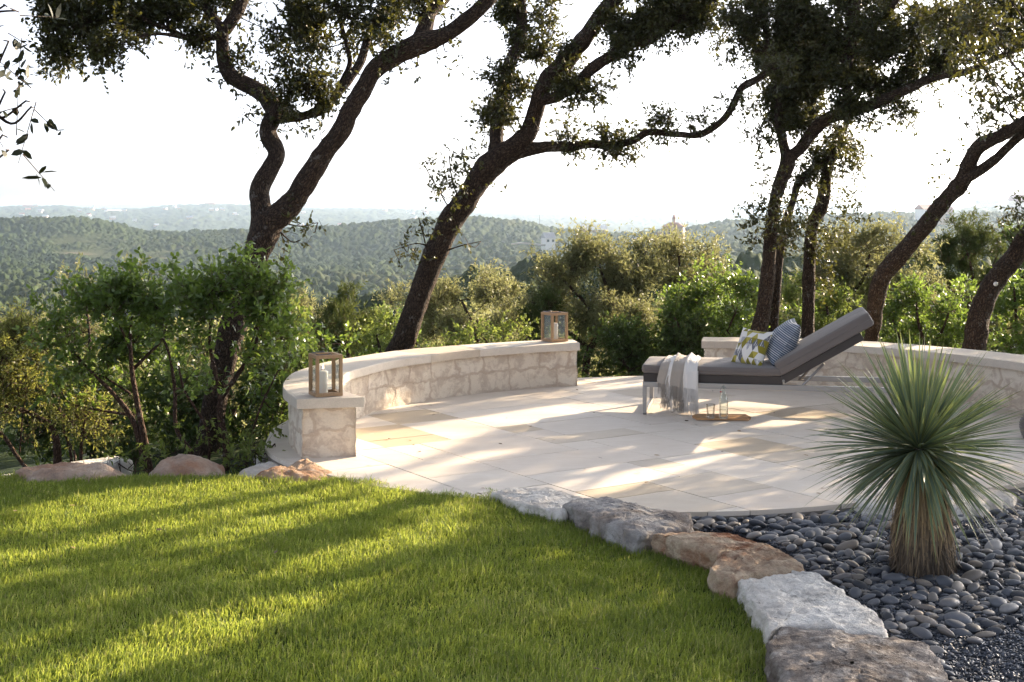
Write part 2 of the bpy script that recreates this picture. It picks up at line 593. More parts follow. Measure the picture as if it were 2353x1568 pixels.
m.t.links.new(e.outputs[0], m.o.inputs[0]); M['flame'] = m.m
m = NT('black_wick'); M['wick'] = m.fin((.02, .02, .02), .8)
m = NT('brushed_steel')
bn = m.noise(m.map(m.obj(), (3, 300, 300)), 1.0, 3)
M['steel'] = m.fin(m.mix(bn, (.3, .285, .27), (.38, .365, .35)), m.ramp(bn, [(.3, .3), (.7, .42)]), None, .5, .9)
m = NT('dark_wire'); M['wire'] = m.fin((.12, .13, .15), .4, None, .5, .8)
def fabric(name, a, b, sc=900, rough=.9, sheen=.2):
    m = NT(name)
    n = m.noise(m.obj(), sc, 2)
    n2 = m.noise(m.obj(), 7, 4)
    c = m.mix(n, a, b)
    c = m.mix(.18, c, m.ramp(n2, [(.3, .6), (.7, 1.0)]), 'MULTIPLY')
    return m.fin(c, rough, m.bump(m.math('ADD', m.math('MULTIPLY', n2, 3), n), .15, .004), .2, Sheen_Weight=sheen)
M['taupe'] = fabric('taupe_fabric', (.145, .125, .115), (.19, .166, .152))
M['dark_taupe'] = fabric('dark_taupe_sling', (.055, .047, .043), (.075, .064, .058), 900, .7, .1)
M['black'] = NT('black_rubber').fin((.015, .015, .015), .6)
M['red_rubber'] = NT('red_rubber').fin((.45, .03, .02), .5)
m = NT('throw_wool')
c = m.ramp(m.attr(), [(0, (.38, .335, .285)), (.49, (.41, .365, .315)), (.51, (.7, .665, .615)), (1, (.76, .73, .69))], 'LINEAR')
n = m.noise(m.obj(), 500, 3)
M['wool'] = m.fin(m.mix(.3, c, m.ramp(n, [(.3, .65), (.7, 1.0)]), 'MULTIPLY'), .95, m.bump(n, .25, .003), .1, Sheen_Weight=.4)

m = NT('triangle_print')
uv = m.attr('uvw')
sx = m.n('ShaderNodeSeparateXYZ'); m.set(sx.inputs[0], uv)
U = m.math('MULTIPLY', sx.outputs[0], 5.6); V = m.math('MULTIPLY', sx.outputs[1], 5.6)
hv = m.math('MULTIPLY', V, .5)
cb = m.n('ShaderNodeCombineXYZ')
m.set(cb.inputs[0], m.math('FLOOR', V)); m.set(cb.inputs[1], m.math('FLOOR', m.math('SUBTRACT', U, hv))); m.set(cb.inputs[2], m.math('FLOOR', m.math('ADD', U, hv)))
wn = m.n('ShaderNodeTexWhiteNoise'); m.set(wn.inputs['Vector'], cb.outputs[0])
c = m.ramp(wn.outputs['Value'], [(0, (.72, .7, .66)), (.42, (.23, .2, .025)), (.62, (.42, .36, .07)), (.74, (.13, .135, .16)), (.9, (.36, .36, .38))], 'CONSTANT')
sk = m.ramp(m.noise(m.map(uv, (40, 4, 1)), 1.0, 2), [(.55, 0), (.6, 1)])
skm = m.math('MULTIPLY', sk, m.math('GREATER_THAN', wn.outputs['Value'], .74))
c = m.mix(skm, c, (.7, .69, .66))
M['triangles'] = m.fin(c, .9, None, .2, Sheen_Weight=.2)

m = NT('fine_stripe')
uv = m.attr('uvw')
sx = m.n('ShaderNodeSeparateXYZ'); m.set(sx.inputs[0], uv)
wv = m.math('SINE', m.math('ADD', m.math('MULTIPLY', sx.outputs[1], 150.0), m.math('MULTIPLY', m.noise(uv, 3, 2), 2.5)))
bd = m.ramp(m.noise(m.map(uv, (.4, 7, 1)), 1.0, 2), [(.45, 0), (.55, 1)])
st = m.ramp(wv, [(.3, 0), (.6, 1)])
c = m.mix(st, (.075, .105, .15), m.mix(bd, (.34, .37, .42), (.62, .63, .65)))
M['stripes'] = m.fin(c, .9, None, .2, Sheen_Weight=.2)

m = NT('yucca_leaf')
uv = m.attr('uvw')
sx = m.n('ShaderNodeSeparateXYZ'); m.set(sx.inputs[0], uv)
edge = m.ramp(m.math('ABSOLUTE', sx.outputs[0]), [(.76, 0), (.92, 1)])
c = m.ramp(m.attr(), [(0, (.068, .115, .09)), (.6, (.115, .17, .14)), (1, (.19, .23, .165))])
c = m.mix(m.ramp(sx.outputs[1], [(.84, 0), (.97, .9)]), c, (.2, .13, .06))
c = m.mix(edge, c, (.46, .44, .14))
m.fin(c, .45, None, .4)
tr = m.n('ShaderNodeBsdfTranslucent'); m.set(tr.inputs[0], (.34, .42, .12))
mx = m.n('ShaderNodeMixShader'); mx.inputs[0].default_value = .2
m.t.links.new(m.b.outputs[0], mx.inputs[1]); m.t.links.new(tr.outputs[0], mx.inputs[2]); m.t.links.new(mx.outputs[0], m.o.inputs[0])
M['yucca'] = m.m
m = NT('dry_leaf')
c = m.ramp(m.attr(), [(0, (.06, .048, .038)), (.4, (.18, .135, .09)), (.75, (.4, .28, .15)), (1, (.5, .38, .21))])
M['dry_leaf'] = m.fin(c, .8, None, .2)

m = NT('forest')
g = m.geo()
t = m.attr()
c = m.ramp(t, [(0, (.022, .038, .008)), (.35, (.028, .047, .010)), (.7, (.037, .056, .012)), (.95, (.052, .064, .02)), (1.0, (.2, .17, .11))])
c = m.mix(.55, c, m.ramp(m.noise(g, .9, 4, .7), [(.3, .45), (.65, 1.0)]), 'MULTIPLY')
M['forest'] = m.fin(c, .9, m.bump(m.noise(g, .8, 4, .7), .35, 1.0), .1)

M['white_plaster'] = NT('white_plaster').fin((.75, .73, .7), .8)
M['tan_plaster'] = NT('tan_plaster').fin((.5, .37, .26), .8)
M['red_roof'] = NT('red_tile_roof').fin((.32, .15, .11), .8)
M['grey_roof'] = NT('grey_roof').fin((.35, .35, .36), .6)
M['window_dark'] = NT('window_dark').fin((.05, .055, .06), .25)
M['road'] = NT('pale_road').fin((.45, .42, .38), .9)
M['tag_metal'] = NT('tag_metal').fin((.75, .75, .75), .35, None, .5, .6)
M['pole_wood'] = NT('pole_wood').fin((.1, .09, .08), .9)

# ------------------------------------------------------------------ terrain: near slope, valley, wooded ridges, far hills
RPX = np.array([-1500, 0, 300, 600, 800, 1000, 1200, 1400, 1600, 1800, 2000, 2200, 2353, 3900.])
ROWS = {60: [850, 850, 850, 850, 840, 820, 800, 790, 780, 770, 770, 760, 760, 760],
        120: [790, 790, 780, 760, 730, 700, 680, 670, 660, 660, 660, 650, 640, 640],
        220: [745, 745, 750, 740, 715, 672, 625, 615, 610, 610, 600, 595, 590, 590],
        300: [735, 735, 735, 725, 705, 690, 645, 625, 615, 610, 600, 590, 580, 580],
        450: [690, 690, 690, 690, 685, 670, 640, 620, 610, 600, 590, 580, 570, 570],
        700: [640, 640, 640, 640, 640, 630, 600, 590, 580, 570, 560, 550, 540, 540],
        1000: [590, 590, 600, 595, 590, 580, 566, 560, 550, 540, 530, 525, 515, 515]}
RIDGE = np.array([[-1500, 505], [0, 503], [150, 502], [190, 503], [260, 514], [330, 530], [400, 533], [500, 530], [560, 527], [700, 524], [800, 520],
                  [900, 509], [1000, 506], [1080, 500], [1180, 507], [1225, 510], [1262, 523], [1330, 533], [1450, 535], [1550, 526], [1650, 511],
                  [1700, 503], [1760, 506], [1800, 500], [1900, 494], [1950, 492], [2050, 488], [2150, 490], [2250, 488], [2353, 486], [3900, 486.]])
TOWN = np.array([[-1500, 482], [0, 482], [60, 480], [140, 479], [230, 487], [330, 484], [400, 478], [470, 475], [570, 475], [700, 483], [850, 485], [950, 488],
                 [1000, 491], [1176, 497], [1400, 500], [3900, 500.]])
FAR = np.array([[-1500, 474], [0, 474], [300, 474], [500, 475], [590, 473], [640, 470.5], [700, 473], [760, 476], [900, 478], [1176, 477], [1500, 479],
                [1800, 476], [2353, 480], [3900, 480.]])
KN = [14, 20, 30, 60, 120, 220, 300, 450, 700, 1000, 1320, 1750, 2500, 3000, 5000, 6600, 9500, 11500]

def terr_z(px, d):
    """ground height without trees for picture column px (array) at forward distance d (array)"""
    sh = px.shape
    px, d = px.ravel(), d.ravel()
    zs = []
    for k in KN:
        if k <= 30:
            z = np.full(len(px), {14: -.45, 20: -1.5, 30: -3.2}[k])
        elif k in ROWS:
            z = EYE - (np.interp(px, RPX, ROWS[k]) - HY) * k / F - (4.2 if k > 100 else 1.5)
        elif k == 1320:
            z = EYE - (np.interp(px, RIDGE[:, 0], RIDGE[:, 1]) - HY) * k / F - 3.5
        elif k == 2500:
            right = np.interp(px, [2020, 2110, 2180, 2260, 2353], [0, .74, .86, 1.0, 1.04])
            z = -62 + right * 57.0
        elif k == 5000:
            z = EYE - (np.interp(px, TOWN[:, 0], TOWN[:, 1]) - HY) * k / F
        elif k == 9500:
            z = EYE - (np.interp(px, FAR[:, 0], FAR[:, 1]) - HY) * k / F
        else:
            z = np.full(len(px), {1750: -58., 3000: -66., 6600: -72., 11500: -120.}[k])
        zs.append(z)
    zs = np.array(zs)
    ld = np.log(np.clip(d, KN[0], KN[-1])); lk = np.log(np.array(KN, float))
    i = np.clip(np.searchsorted(lk, ld) - 1, 0, len(KN) - 2)
    t = (ld - lk[i]) / (lk[i + 1] - lk[i])
    ar = np.arange(len(px))
    # smooth (monotone-ish) cubic between the knots
    m = np.zeros_like(zs)
    sl = (zs[1:] - zs[:-1]) / (lk[1:] - lk[:-1])[:, None]
    m[1:-1] = np.where(sl[1:] * sl[:-1] > 0, 2 * sl[1:] * sl[:-1] / (sl[1:] + sl[:-1] + 1e-12), 0)
    h = lk[i + 1] - lk[i]
    z0, z1, m0, m1 = zs[i, ar], zs[i + 1, ar], m[i, ar], m[i + 1, ar]
    z = (2 * t**3 - 3 * t**2 + 1) * z0 + (t**3 - 2 * t**2 + t) * h * m0 + (-2 * t**3 + 3 * t**2) * z1 + (t**3 - t**2) * h * m1
    x = (px - CX) / F * d
    r = np.hypot(x - 1.8, d - 10.9)
    near = -.25 - .2 * np.maximum(0, r - 4.0) - .10 * np.maximum(0, r - 12)
    near = np.where(d < 9.3, np.minimum(near, -.3), near)
    bl = np.clip((d - 18) / 25, 0, 1)
    z = near * (1 - bl) + z * bl
    p = np.c_[x, d, np.zeros_like(x)]
    z = z + np.clip(d - 150, 0, 1000) * .0030 * (fbm(p / 150., 3, 5) - .5 * np.abs(vnoise(p / 75., 6))) + np.clip(d - 2600, 0, 7000) * .0012 * fbm(p / 700., 3, 15)
    return z.reshape(sh)

def ground_at(x, y):
    x, y = np.atleast_1d(np.asarray(x, float)), np.atleast_1d(np.asarray(y, float))
    return terr_z(CX + x / np.maximum(y, .1) * F, y)

def crowns(x, y, cell, h):
    """height and tone of a closed oak-and-juniper canopy: one dome per jittered cell"""
    best = np.zeros(len(x)); tone = np.full(len(x), .12)
    ci, cj = np.floor(x / cell).astype(np.int64), np.floor(y / cell).astype(np.int64)
    zero = np.zeros_like(ci)
    for di in (-1, 0, 1):
        for dj in (-1, 0, 1):
            a, b = ci + di, cj + dj
            cx = (a + .1 + .8 * hash3(a, b, zero, 1)) * cell
            cy = (b + .1 + .8 * hash3(a, b, zero, 2)) * cell
            rr = cell * (.42 + .34 * hash3(a, b, zero, 3))
            hh = h * (.45 + .75 * hash3(a, b, zero, 4))
            q = ((x - cx) ** 2 + (y - cy) ** 2) / rr ** 2
            dome = np.where(q < 1, hh * np.sqrt(np.maximum(0, 1 - q)), 0)
            up = dome > best
            best = np.where(up, dome, best)
            tone = np.where(up, .1 + .8 * hash3(a, b, zero, 5), tone)
    return best, tone

def build_hills():
    pxs = np.r_[np.linspace(-1500, -150, 60, endpoint=False), np.arange(-150, 2500, 2.4), np.linspace(2500, 3900, 60)]
    ds = np.r_[np.linspace(3, 14, 8, endpoint=False), np.geomspace(14, 120, 70, endpoint=False), np.geomspace(120, 1500, 760, endpoint=False), np.geomspace(1500, 11500, 240)]
    PX, D = np.meshgrid(pxs, ds)
    X = (PX - CX) / F * D
    Zg = terr_z(PX, D)
    x, d, px = X.ravel(), D.ravel(), PX.ravel()
    z = Zg.ravel().copy()
    p = np.c_[x, d, np.zeros_like(x)]
    tone = np.full(len(x), .1)
    near = (d > 95) & (d < 1700)
    far = d >= 1700
    ca, ta = crowns(x[near], d[near], 4.7, 3.6)
    cb, tb = crowns(x[near] * .94 + d[near] * .34 + 300, d[near] * .94 - x[near] * .34, 7.4, 5.4)
    sel = vnoise(p[near] / 31., 91) + .5 * vnoise(p[near] / 9., 92) > .15
    c1 = np.where(sel, np.maximum(cb, ca * .6), ca); t1 = np.where(sel & (cb > ca * .6), tb, ta)
    c1 = c1 + .8 * fbm(np.c_[x[near], d[near], c1] * .8, 2, 3)
    c2, t2 = crowns(x[far], d[far], 26., 9.0)
    # clearings: dry grass on the ridge flank and thin patches
    py = HY + (EYE - z) / d * F
    thin = fbm(p / 70.0, 3, 12)
    flank = 1.7 * np.exp(-(((px - 190) / 200) ** 2 + ((py - 566 - (px - 190) * .05) / 36) ** 2))
    strip = np.exp(-(((px - 290) / 150) ** 2 + ((py - 598) / 9) ** 2))
    open_ = np.clip(flank * 1.0 + strip * 1.3 + (thin - .75) * 1.2, 0, 1)
    keep = 1 - np.clip(open_[near] * 1.15 - .25 * vnoise(p[near] / 9., 8), 0, .97)
    ramp = np.clip((d[near] - 95) / 30, 0, 1)
    z[near] += (c1 * keep + .3) * ramp
    low = fbm(p / 160.0, 3, 41)
    tone[near] = np.where(c1 > .6, np.clip(t1 * .75 + .1 + .4 * low[near], 0.02, .95), .06) * keep + (1 - keep) * np.clip(.93 + .1 * thin[near], 0, 1)
    z[far] += c2
    town = np.clip((vnoise(p[far] / 130., 77) - .25) * 1.4, 0, .8) * (d[far] < 6000)
    tone[far] = np.clip(t2 * .8 + .1 * low[far], 0, .9) * (1 - town) + town
    V = np.c_[x, d, z].reshape(*X.shape, 3)
    mb = MB()
    mb.grid(V, tone, V, flip=True)
    o = mb.build('hills', M['forest'], smooth=True)
    tag(o, kind='structure')
build_hills()

# earth under everything near and behind the camera
mb = MB()
mb.box((-40, -40, -2.2), (40, 3.2, -.6))
tag(mb.build('ground', M['soil']), kind='structure')

# ------------------------------------------------------------------ terrace paving
TERR = [(-1.62, 9.78), (-1.545, 9.86 - .03), (-1.37, 9.55), (-1.1, 9.21), (-.94, 9.05), (-.3, 8.7), (.4, 8.4), (1.05, 8.27), (1.8, 8.38), (2.6, 8.7), (3.46, 9.1), (5.6, 10.3),
        (5.95, 11.0), (5.85, 12.1), (5.3, 13.2), (4.45, 14.0), (3.2, 14.65), (2.1, 14.85), (1.42, 14.83), (.9, 14.7), (.3, 14.5), (-.4, 14.1), (-1.05, 13.6), (-1.62, 12.85),
        (-1.95, 12.0), (-2.05, 11.3), (-1.93, 10.4)]
TERR = [TERR[0]] + TERR[2:]
def clip_poly(sub, clip):
    """Sutherland-Hodgman, clip is convex and counter-clockwise"""
    out = list(sub)
    for i in range(len(clip)):
        a, b = np.array(clip[i]), np.array(clip[(i + 1) % len(clip)])
        inp, out = out, []
        side = lambda q: (b[0] - a[0]) * (q[1] - a[1]) - (b[1] - a[1]) * (q[0] - a[0])
        for k in range(len(inp)):
            q, r_ = np.array(inp[k]), np.array(inp[k - 1])
            sq, sr = side(q), side(r_)
            if sq >= 0:
                if sr < 0:
                    out.append(r_ + (q - r_) * (sr / (sr - sq)))
                out.append(q)
            elif sr >= 0:
                out.append(r_ + (q - r_) * (sr / (sr - sq)))
        if not out:
            return []
    return out
def poly_area(p):
    p = np.array(p)
    return .5 * np.sum(p[:, 0] * np.roll(p[:, 1], -1) - p[:, 1] * np.roll(p[:, 0], -1))

def convex_hull(pts):
    pts = sorted(map(tuple, pts))
    def half(ps):
        h = []
        for p in ps:
            while len(h) >= 2 and (h[-1][0] - h[-2][0]) * (p[1] - h[-2][1]) - (h[-1][1] - h[-2][1]) * (p[0] - h[-2][0]) <= 0:
                h.pop()
            h.append(p)
        return h
    a, b = half(pts), half(pts[::-1])
    return a[:-1] + b[:-1]
TERR_H = convex_hull(TERR)
def smooth_hull(h, n=6):
    q = catmull(np.array(h + [h[0]]), n)[:-1]
    return convex_hull(q)
TERR_H = smooth_hull(TERR_H)

def build_terrace():
    ux = np.array([math.cos(R(33)), math.sin(R(33))]); uy = np.array([-ux[1], ux[0]])
    U = .305
    NX, NY = 52, 52
    occ = np.zeros((NX, NY), bool)
    rr = random.Random(11)
    sizes = [(3, 2), (2, 2), (4, 2), (3, 3), (2, 3), (2, 1), (1, 1), (3, 1), (1, 2), (4, 3)]
    tan_at = [PZ(*q)[:2] for q in ((1225, 990), (887, 1025), (1372, 1127), (1700, 1040), (1845, 955), (1100, 897), (815, 999), (1015, 952))]
    top, side = MB(), MB()
    org = np.array([1.8, 11.2]) - ux * NX * U / 2 - uy * NY * U / 2
    tan_ij = [(np.dot(q - org, ux) / U, np.dot(q - org, uy) / U) for q in tan_at]
    slabs = []
    for j in range(NY):
        i = 0
        while i < NX:
            if occ[i, j]:
                i += 1; continue
            rr.shuffle(sizes)
            wts = sorted(sizes, key=lambda s: rr.random() ** (1.0 / (s[0] * s[1])), reverse=True)
            for sx, sy in wts + [(1, 1)]:
                if i + sx <= NX and j + sy <= NY and not occ[i:i + sx, j:j + sy].any():
                    has = any(i <= a < i + sx and j <= b < j + sy for a, b in tan_ij)
                    if not has or (sx, sy) in ((2, 2), (2, 1), (1, 1)):
                        break
            occ[i:i + sx, j:j + sy] = True
            slabs.append((i, j, sx, sy))
            i += sx
    org = np.array([1.8, 11.2]) - ux * NX * U / 2 - uy * NY * U / 2
    hull = TERR_H
    for (i, j, sx, sy) in slabs:
        gp = .0035
        c = [(i * U + gp, j * U + gp), ((i + sx) * U - gp, j * U + gp), ((i + sx) * U - gp, (j + sy) * U - gp), (i * U + gp, (j + sy) * U - gp)]
        q = [org + ux * a + uy * b for a, b in c]
        cl = clip_poly(q, hull)
        if len(cl) < 3 or poly_area(cl) < 1e-4:
            continue
        inside = [in_poly(np.array([tp]), q)[0] for tp in tan_at]
        t = .93 + .07 * rr.random() if any(inside) else min(.78, max(0, rr.gauss(.5, .24)))
        if not any(inside) and rr.random() < .07:
            t = .84
        z = rr.uniform(-.0012, .0012)
        n = len(cl)
        v = [(p[0], p[1], z) for p in cl] + [(p[0], p[1], -.03) for p in cl]
        idx = np.arange(n)
        top.add(np.array(v), [idx[None], np.c_[idx, idx + n, (idx + 1) % n + n, (idx + 1) % n]], t)
    terrace = empty('terrace', (1.8, 11, 0), None, None)
    tag(terrace, kind='structure')
    shifted(top, (1.8, 11, 0)); o = top.build('paving', M['paving'], terrace)
    h = np.array(convex_hull(np.array(hull)))
    n = len(h)
    # bed of mortar with the drop edge of the slab round it
    cen = h.mean(0)
    hi = cen + (h - cen) * .9985
    v = np.vstack([np.c_[hi, np.full(n, -.006)], np.c_[hi, np.full(n, -.09)]])
    idx = np.arange(n)
    side.add(v, [idx[None], np.c_[idx, idx + n, (idx + 1) % n + n, (idx + 1) % n], ])
    shifted(side, (1.8, 11, 0)); side.build('slab_bed', M['joint'], terrace)
    f = MB()
    hi = cen + (h - cen) * .975
    v = np.vstack([np.c_[hi, np.full(n, -.088)], np.c_[hi, np.full(n, -.75)]])
    f.add(v, [np.c_[idx, idx + n, (idx + 1) % n + n, (idx + 1) % n]])
    shifted(f, (1.8, 11, 0)); f.build('footing', M['joint'], terrace)
build_terrace()

# ------------------------------------------------------------------ curved seat walls
ZT = .455
CAP = .075
def seat_wall(name, label, inner, outer, caps, seed, flat_ends=True):
    inn = resample(catmull(inner, 12), 260); out = resample(catmull(outer, 12), 260)
    base = inn.mean(0)
    loc = (base[0], base[1], 0)
    root = empty(name, loc, label, 'wall')
    # body: set back under the cap, rough hewn
    n = 260
    s_in = np.r_[0, np.cumsum(np.linalg.norm(np.diff(inn, axis=0), axis=1))]
    s_out = np.r_[0, np.cumsum(np.linalg.norm(np.diff(out, axis=0), axis=1))]
    c = unit(out - inn)
    wi = inn + c * .05; wo = out - c * .05
    t = unit(np.gradient(inn, axis=0))
    wi[0] += t[0] * .045; wo[0] += t[0] * .045; wi[-1] -= t[-1] * .045; wo[-1] -= t[-1] * .045
    nz = 26
    zz = np.linspace(-.03, ZT - CAP + .004, nz)
    nw = 22
    mb = MB()
    def face(a, b_uv, flip):
        g = np.stack([np.broadcast_to(a[:, None, 0], (len(a), nz)), np.broadcast_to(a[:, None, 1], (len(a), nz)), np.broadcast_to(zz, (len(a), nz))], -1)
        uv = np.stack([np.broadcast_to(b_uv[:, None], (len(a), nz)), np.broadcast_to(zz, (len(a), nz)), np.zeros((len(a), nz))], -1)
        q = g.reshape(-1, 3)
        d = vec_noise(q * 7.0, 3, seed) * .008 + vec_noise(q * 28.0, 2, seed + 5) * .0035
        d[:, 2] *= .4
        g = (q + d).reshape(g.shape)
        mb.grid(g, .5, uv, flip)
    face(wi, s_in + seed, True)
    face(wo, s_out + seed + 9, False)
    for k, fl in ((0, False), (-1, True)):
        e = np.array([wi[k] * (1 - u) + wo[k] * u for u in np.linspace(0, 1, nw)])
        face(e, np.linspace(0, .4, nw) + 3.3 * seed + k, fl)
    shifted(mb, loc); mb.build('wall_body', M['masonry'], root, smooth=True)
    # cap stones
    for k, (a, b, tone) in enumerate(caps):
        ia, ib = int(a * (n - 1)), int(b * (n - 1))
        ii = np.arange(ia, ib + 1)
        p, q = inn[ii].copy(), out[ii].copy()
        tt = unit(np.gradient(p, axis=0))
        g_ = .0022
        if k > 0:
            p[0] += tt[0] * g_; q[0] += tt[0] * g_
        if k < len(caps) - 1:
            p[-1] -= tt[-1] * g_; q[-1] -= tt[-1] * g_
        cc = unit(q - p)
        z0, z1 = ZT - CAP, ZT
        ch = .006
        prof = [(0, z0, 0), (0, z1 - ch, 0), (ch, z1, 0), (-ch, z1, 1), (0, z1 - ch, 1), (0, z0, 1)]
        rows = [np.c_[(p if w_ == 0 else q) + cc * o_, np.full(len(p), z)] for o_, z, w_ in prof]
        rows.append(rows[0])
        g = np.stack(rows, 1)
        g = g + vec_noise(g.reshape(-1, 3) * 9, 2, 60 + k).reshape(g.shape) * .0018
        m2 = MB()
        m2.grid(g, tone, None, True)
        for e, fl in ((0, True), (-1, False)):
            f = np.arange(6)[None]
            m2.add(g[e, :6], [f if fl else f[:, ::-1]], tone)
        shifted(m2, loc); m2.build('cap_stone', M['cap'], root)
    return root

seat_wall('seat_wall', 'curved limestone seat wall carrying the two candle lanterns', np.array([(-1.126, 10.07), (-1.33, 10.47), (-1.40, 10.9), (-1.43, 11.5), (-1.29, 12.02), (-1.11, 12.46), (-.84, 12.82), (-.585, 13.15), (-.22, 13.47), (.3, 13.8), (.715, 13.98)]),
          np.array([(-1.617, 9.96), (-1.8, 10.48), (-1.88, 10.9), (-1.91, 11.45), (-1.85, 11.85), (-1.725, 12.35), (-1.5, 12.75), (-1.24, 13.17), (-.9, 13.53), (-.3, 13.97), (.285, 14.3), (.655, 14.43)]),
          [(0, .3, .5), (.3, .62, .65), (.62, .76, .88), (.76, 1, .6)], 3)
seat_wall('seat_wall', 'curved limestone seat wall behind the lounger and the spiky plant', np.array([(2.03, 14.2), (2.52, 14.13), (3.0, 14.03), (3.45, 13.83), (4.07, 13.25), (4.45, 12.75), (4.72, 12.2), (4.95, 11.5), (5.1, 10.8)]),
          np.array([(2.11, 14.63), (2.6, 14.58), (3.2, 14.43), (3.81, 14.18), (4.35, 13.72), (4.75, 13.25), (5.05, 12.75), (5.4, 11.8), (5.58, 10.95)]),
          [(0, .17, .8), (.17, .5, .55), (.5, .76, .45), (.76, 1, .6)], 8)

# ------------------------------------------------------------------ edging boulders
def boulder(name, label, poly, ztop, zbot, matn, group=None, seed=0, dome=.02, z_at=None, taper=.06):
    """flat-topped quarry stone: outline given as picture points of its top edge at height z_at"""
    z_at = ztop if z_at is None else z_at
    pts = np.array([PZ(px, py, z_at)[:2] for px, py in poly])
    pts = np.vstack([pts, pts[:1]])
    ring = resample(catmull(pts, 3), 200)[:-1]
    ring = ring + np.c_[fbm(np.c_[ring, np.zeros(len(ring))] * 14, 3, seed), fbm(np.c_[ring, np.ones(len(ring))] * 14, 3, seed + 2)] * .013
    cen = ring.mean(0)
    mb = MB()
    rows = []
    for s in np.r_[np.linspace(.02, .94, 40), .97, .985, 1.0]:
        q = cen + (ring - cen) * s
        edge = max(0, (s - .95) / .05)
        zz = ztop + dome * (1 - s ** 2) - .010 * edge ** 2
        rows.append(np.c_[q, np.full(len(q), zz)])
    hgt = ztop - zbot
    for u in np.linspace(.06, 1, 26):
        q = cen + (ring - cen) * (1 + taper * math.sin(u * 2.4) * .6)
        rows.append(np.c_[q, np.full(len(q), ztop - .010 - (hgt - .010) * u)])
    g = np.stack(rows, 0)
    g = np.concatenate([g, g[:, :1]], 1)
    q = g.reshape(-1, 3)
    d = vec_noise(q * 6, 3, seed + 4) * np.array([.016, .016, .011]) + vec_noise(q * 24, 3, seed + 11) * .005
    st_ = fbm(q * np.array([5, 5, 9]), 3, seed + 31) * 3.2
    d[:, 2] += (np.round(st_) - st_ * .3) * .0055                       # stepped fractures
    d[:, :2] += np.c_[np.round(fbm(q * 9, 2, seed + 41) * 3), np.round(fbm(q * 9, 2, seed + 43) * 3)] * .004
    strata = np.sin(q[:, 2] * 120 + fbm(q * 8, 2, seed) * 3) * .004
    isside = np.repeat(np.arange(len(rows)) > 42, g.shape[1])
    d[:, :2] += (unit(q[:, :2] - cen) * strata[:, None]) * isside[:, None]
    pit = np.clip(fbm(q * 30, 2, seed + 21) - .75, 0, 1)
    d[:, 2] -= pit * .03 * (~isside)
    g = (q + d).reshape(g.shape)
    mb.grid(g, .5, None, True)
    loc = (cen[0], cen[1], zbot)
    shifted(mb, loc)
    o = mb.build(name, M[matn], None, smooth=True, loc=loc)
    return tag(o, label, 'stone', group)
EG = 'quarry stones edging the lawn'
TOPZ = .075
boulder('edging_stone', 'low whitish grey stone at the tip of the lawn beside the terrace', [(1136, 1130), (1158, 1123), (1256, 1122), (1310, 1136), (1365, 1150), (1310, 1160), (1297, 1181), (1235, 1166), (1181, 1150)], .05, -.2, 'white_stone', EG, 1)
boulder('edging_stone', 'grey lichen stained stone between terrace paving and pebbles', [(1293, 1156), (1340, 1150), (1408, 1145), (1474, 1160), (1568, 1179), (1592, 1197), (1576, 1213), (1502, 1222), (1470, 1232), (1428, 1216), (1338, 1181)], .09, -.2, 'grey_stone', EG, 2, .03)
boulder('edging_stone', 'rusty brown stone with a pale hollow on its lawn side', [(1502, 1226), (1551, 1219), (1680, 1220), (1728, 1235), (1762, 1252), (1834, 1286), (1837, 1307), (1755, 1313), (1677, 1330), (1636, 1303), (1653, 1283), (1612, 1268), (1585, 1255), (1540, 1240)], .095, -.2, 'rust_stone', EG, 3)
boulder('edging_stone', 'bright white flat stone between lawn and pebbles', [(1691, 1327), (1834, 1312), (1878, 1324), (1946, 1361), (2028, 1419), (2033, 1450), (1943, 1446), (1796, 1433), (1772, 1453), (1752, 1419), (1735, 1388), (1701, 1354)], .08, -.2, 'white_stone', EG, 4)
boulder('edging_stone', 'large brownish grey weathered slab nearest the camera', [(1796, 1435), (1960, 1454), (2113, 1469), (2150, 1512), (2185, 1555), (2210, 1625), (1990, 1650), (1790, 1630), (1788, 1538), (1769, 1474)], .085, -.2, 'umber_stone', EG, 5, .03)
boulder('edging_stone', 'pale pitted slab half hidden behind the spiky plant', [(1965, 1133), (2060, 1127), (2200, 1125), (2301, 1127), (2328, 1140), (2181, 1166), (1994, 1160)], .03, -.2, 'white_stone', EG, 6, .01)
LG = 'rocks along the far edge of the lawn'
boulder('edge_rock', 'long pale sawn slab beneath the small trees at far left', [(-30, 1094), (85, 1077), (191, 1058), (267, 1047), (294, 1052), (291, 1060), (191, 1074), (60, 1092)], -.15, -.7, 'white_stone', LG, 7, .005, None, .02)
def mound(name, label, x0, x1, ytop, ybase, d, matn, seed, flat=.5):
    """rounded boulder whose outline runs from x0 to x1 in the picture at distance d"""
    a, b = P(x0, ybase, d), P(x1, ybase, d)
    zt = P(0, ytop, d)[2]
    c = (a + b) / 2
    rx = (b[0] - a[0]) / 2
    zb = c[2] - .25
    hh = zt - zb
    mb = MB()
    th = np.linspace(0, 2 * math.pi, 73); ph = np.linspace(0, math.pi / 2, 26)
    T, Q = np.meshgrid(th, ph)
    sq = np.sin(Q) ** flat
    g = np.stack([rx * sq * np.cos(T), .34 * sq * np.sin(T), hh * np.cos(Q) ** .8], -1)
    q = g.reshape(-1, 3)
    d_ = vec_noise(q * 5, 3, seed) * .035 + vec_noise(q * 22, 3, seed + 8) * .009
    d_[:, 2] += np.sin(q[:, 0] * 3 + seed) * .012
    g = (q + d_).reshape(g.shape)
    mb.grid(g, .5, None, True)
    o = mb.build(name, M[matn], None, True, (c[0], c[1], zb))
    return tag(o, label, 'rock', LG)
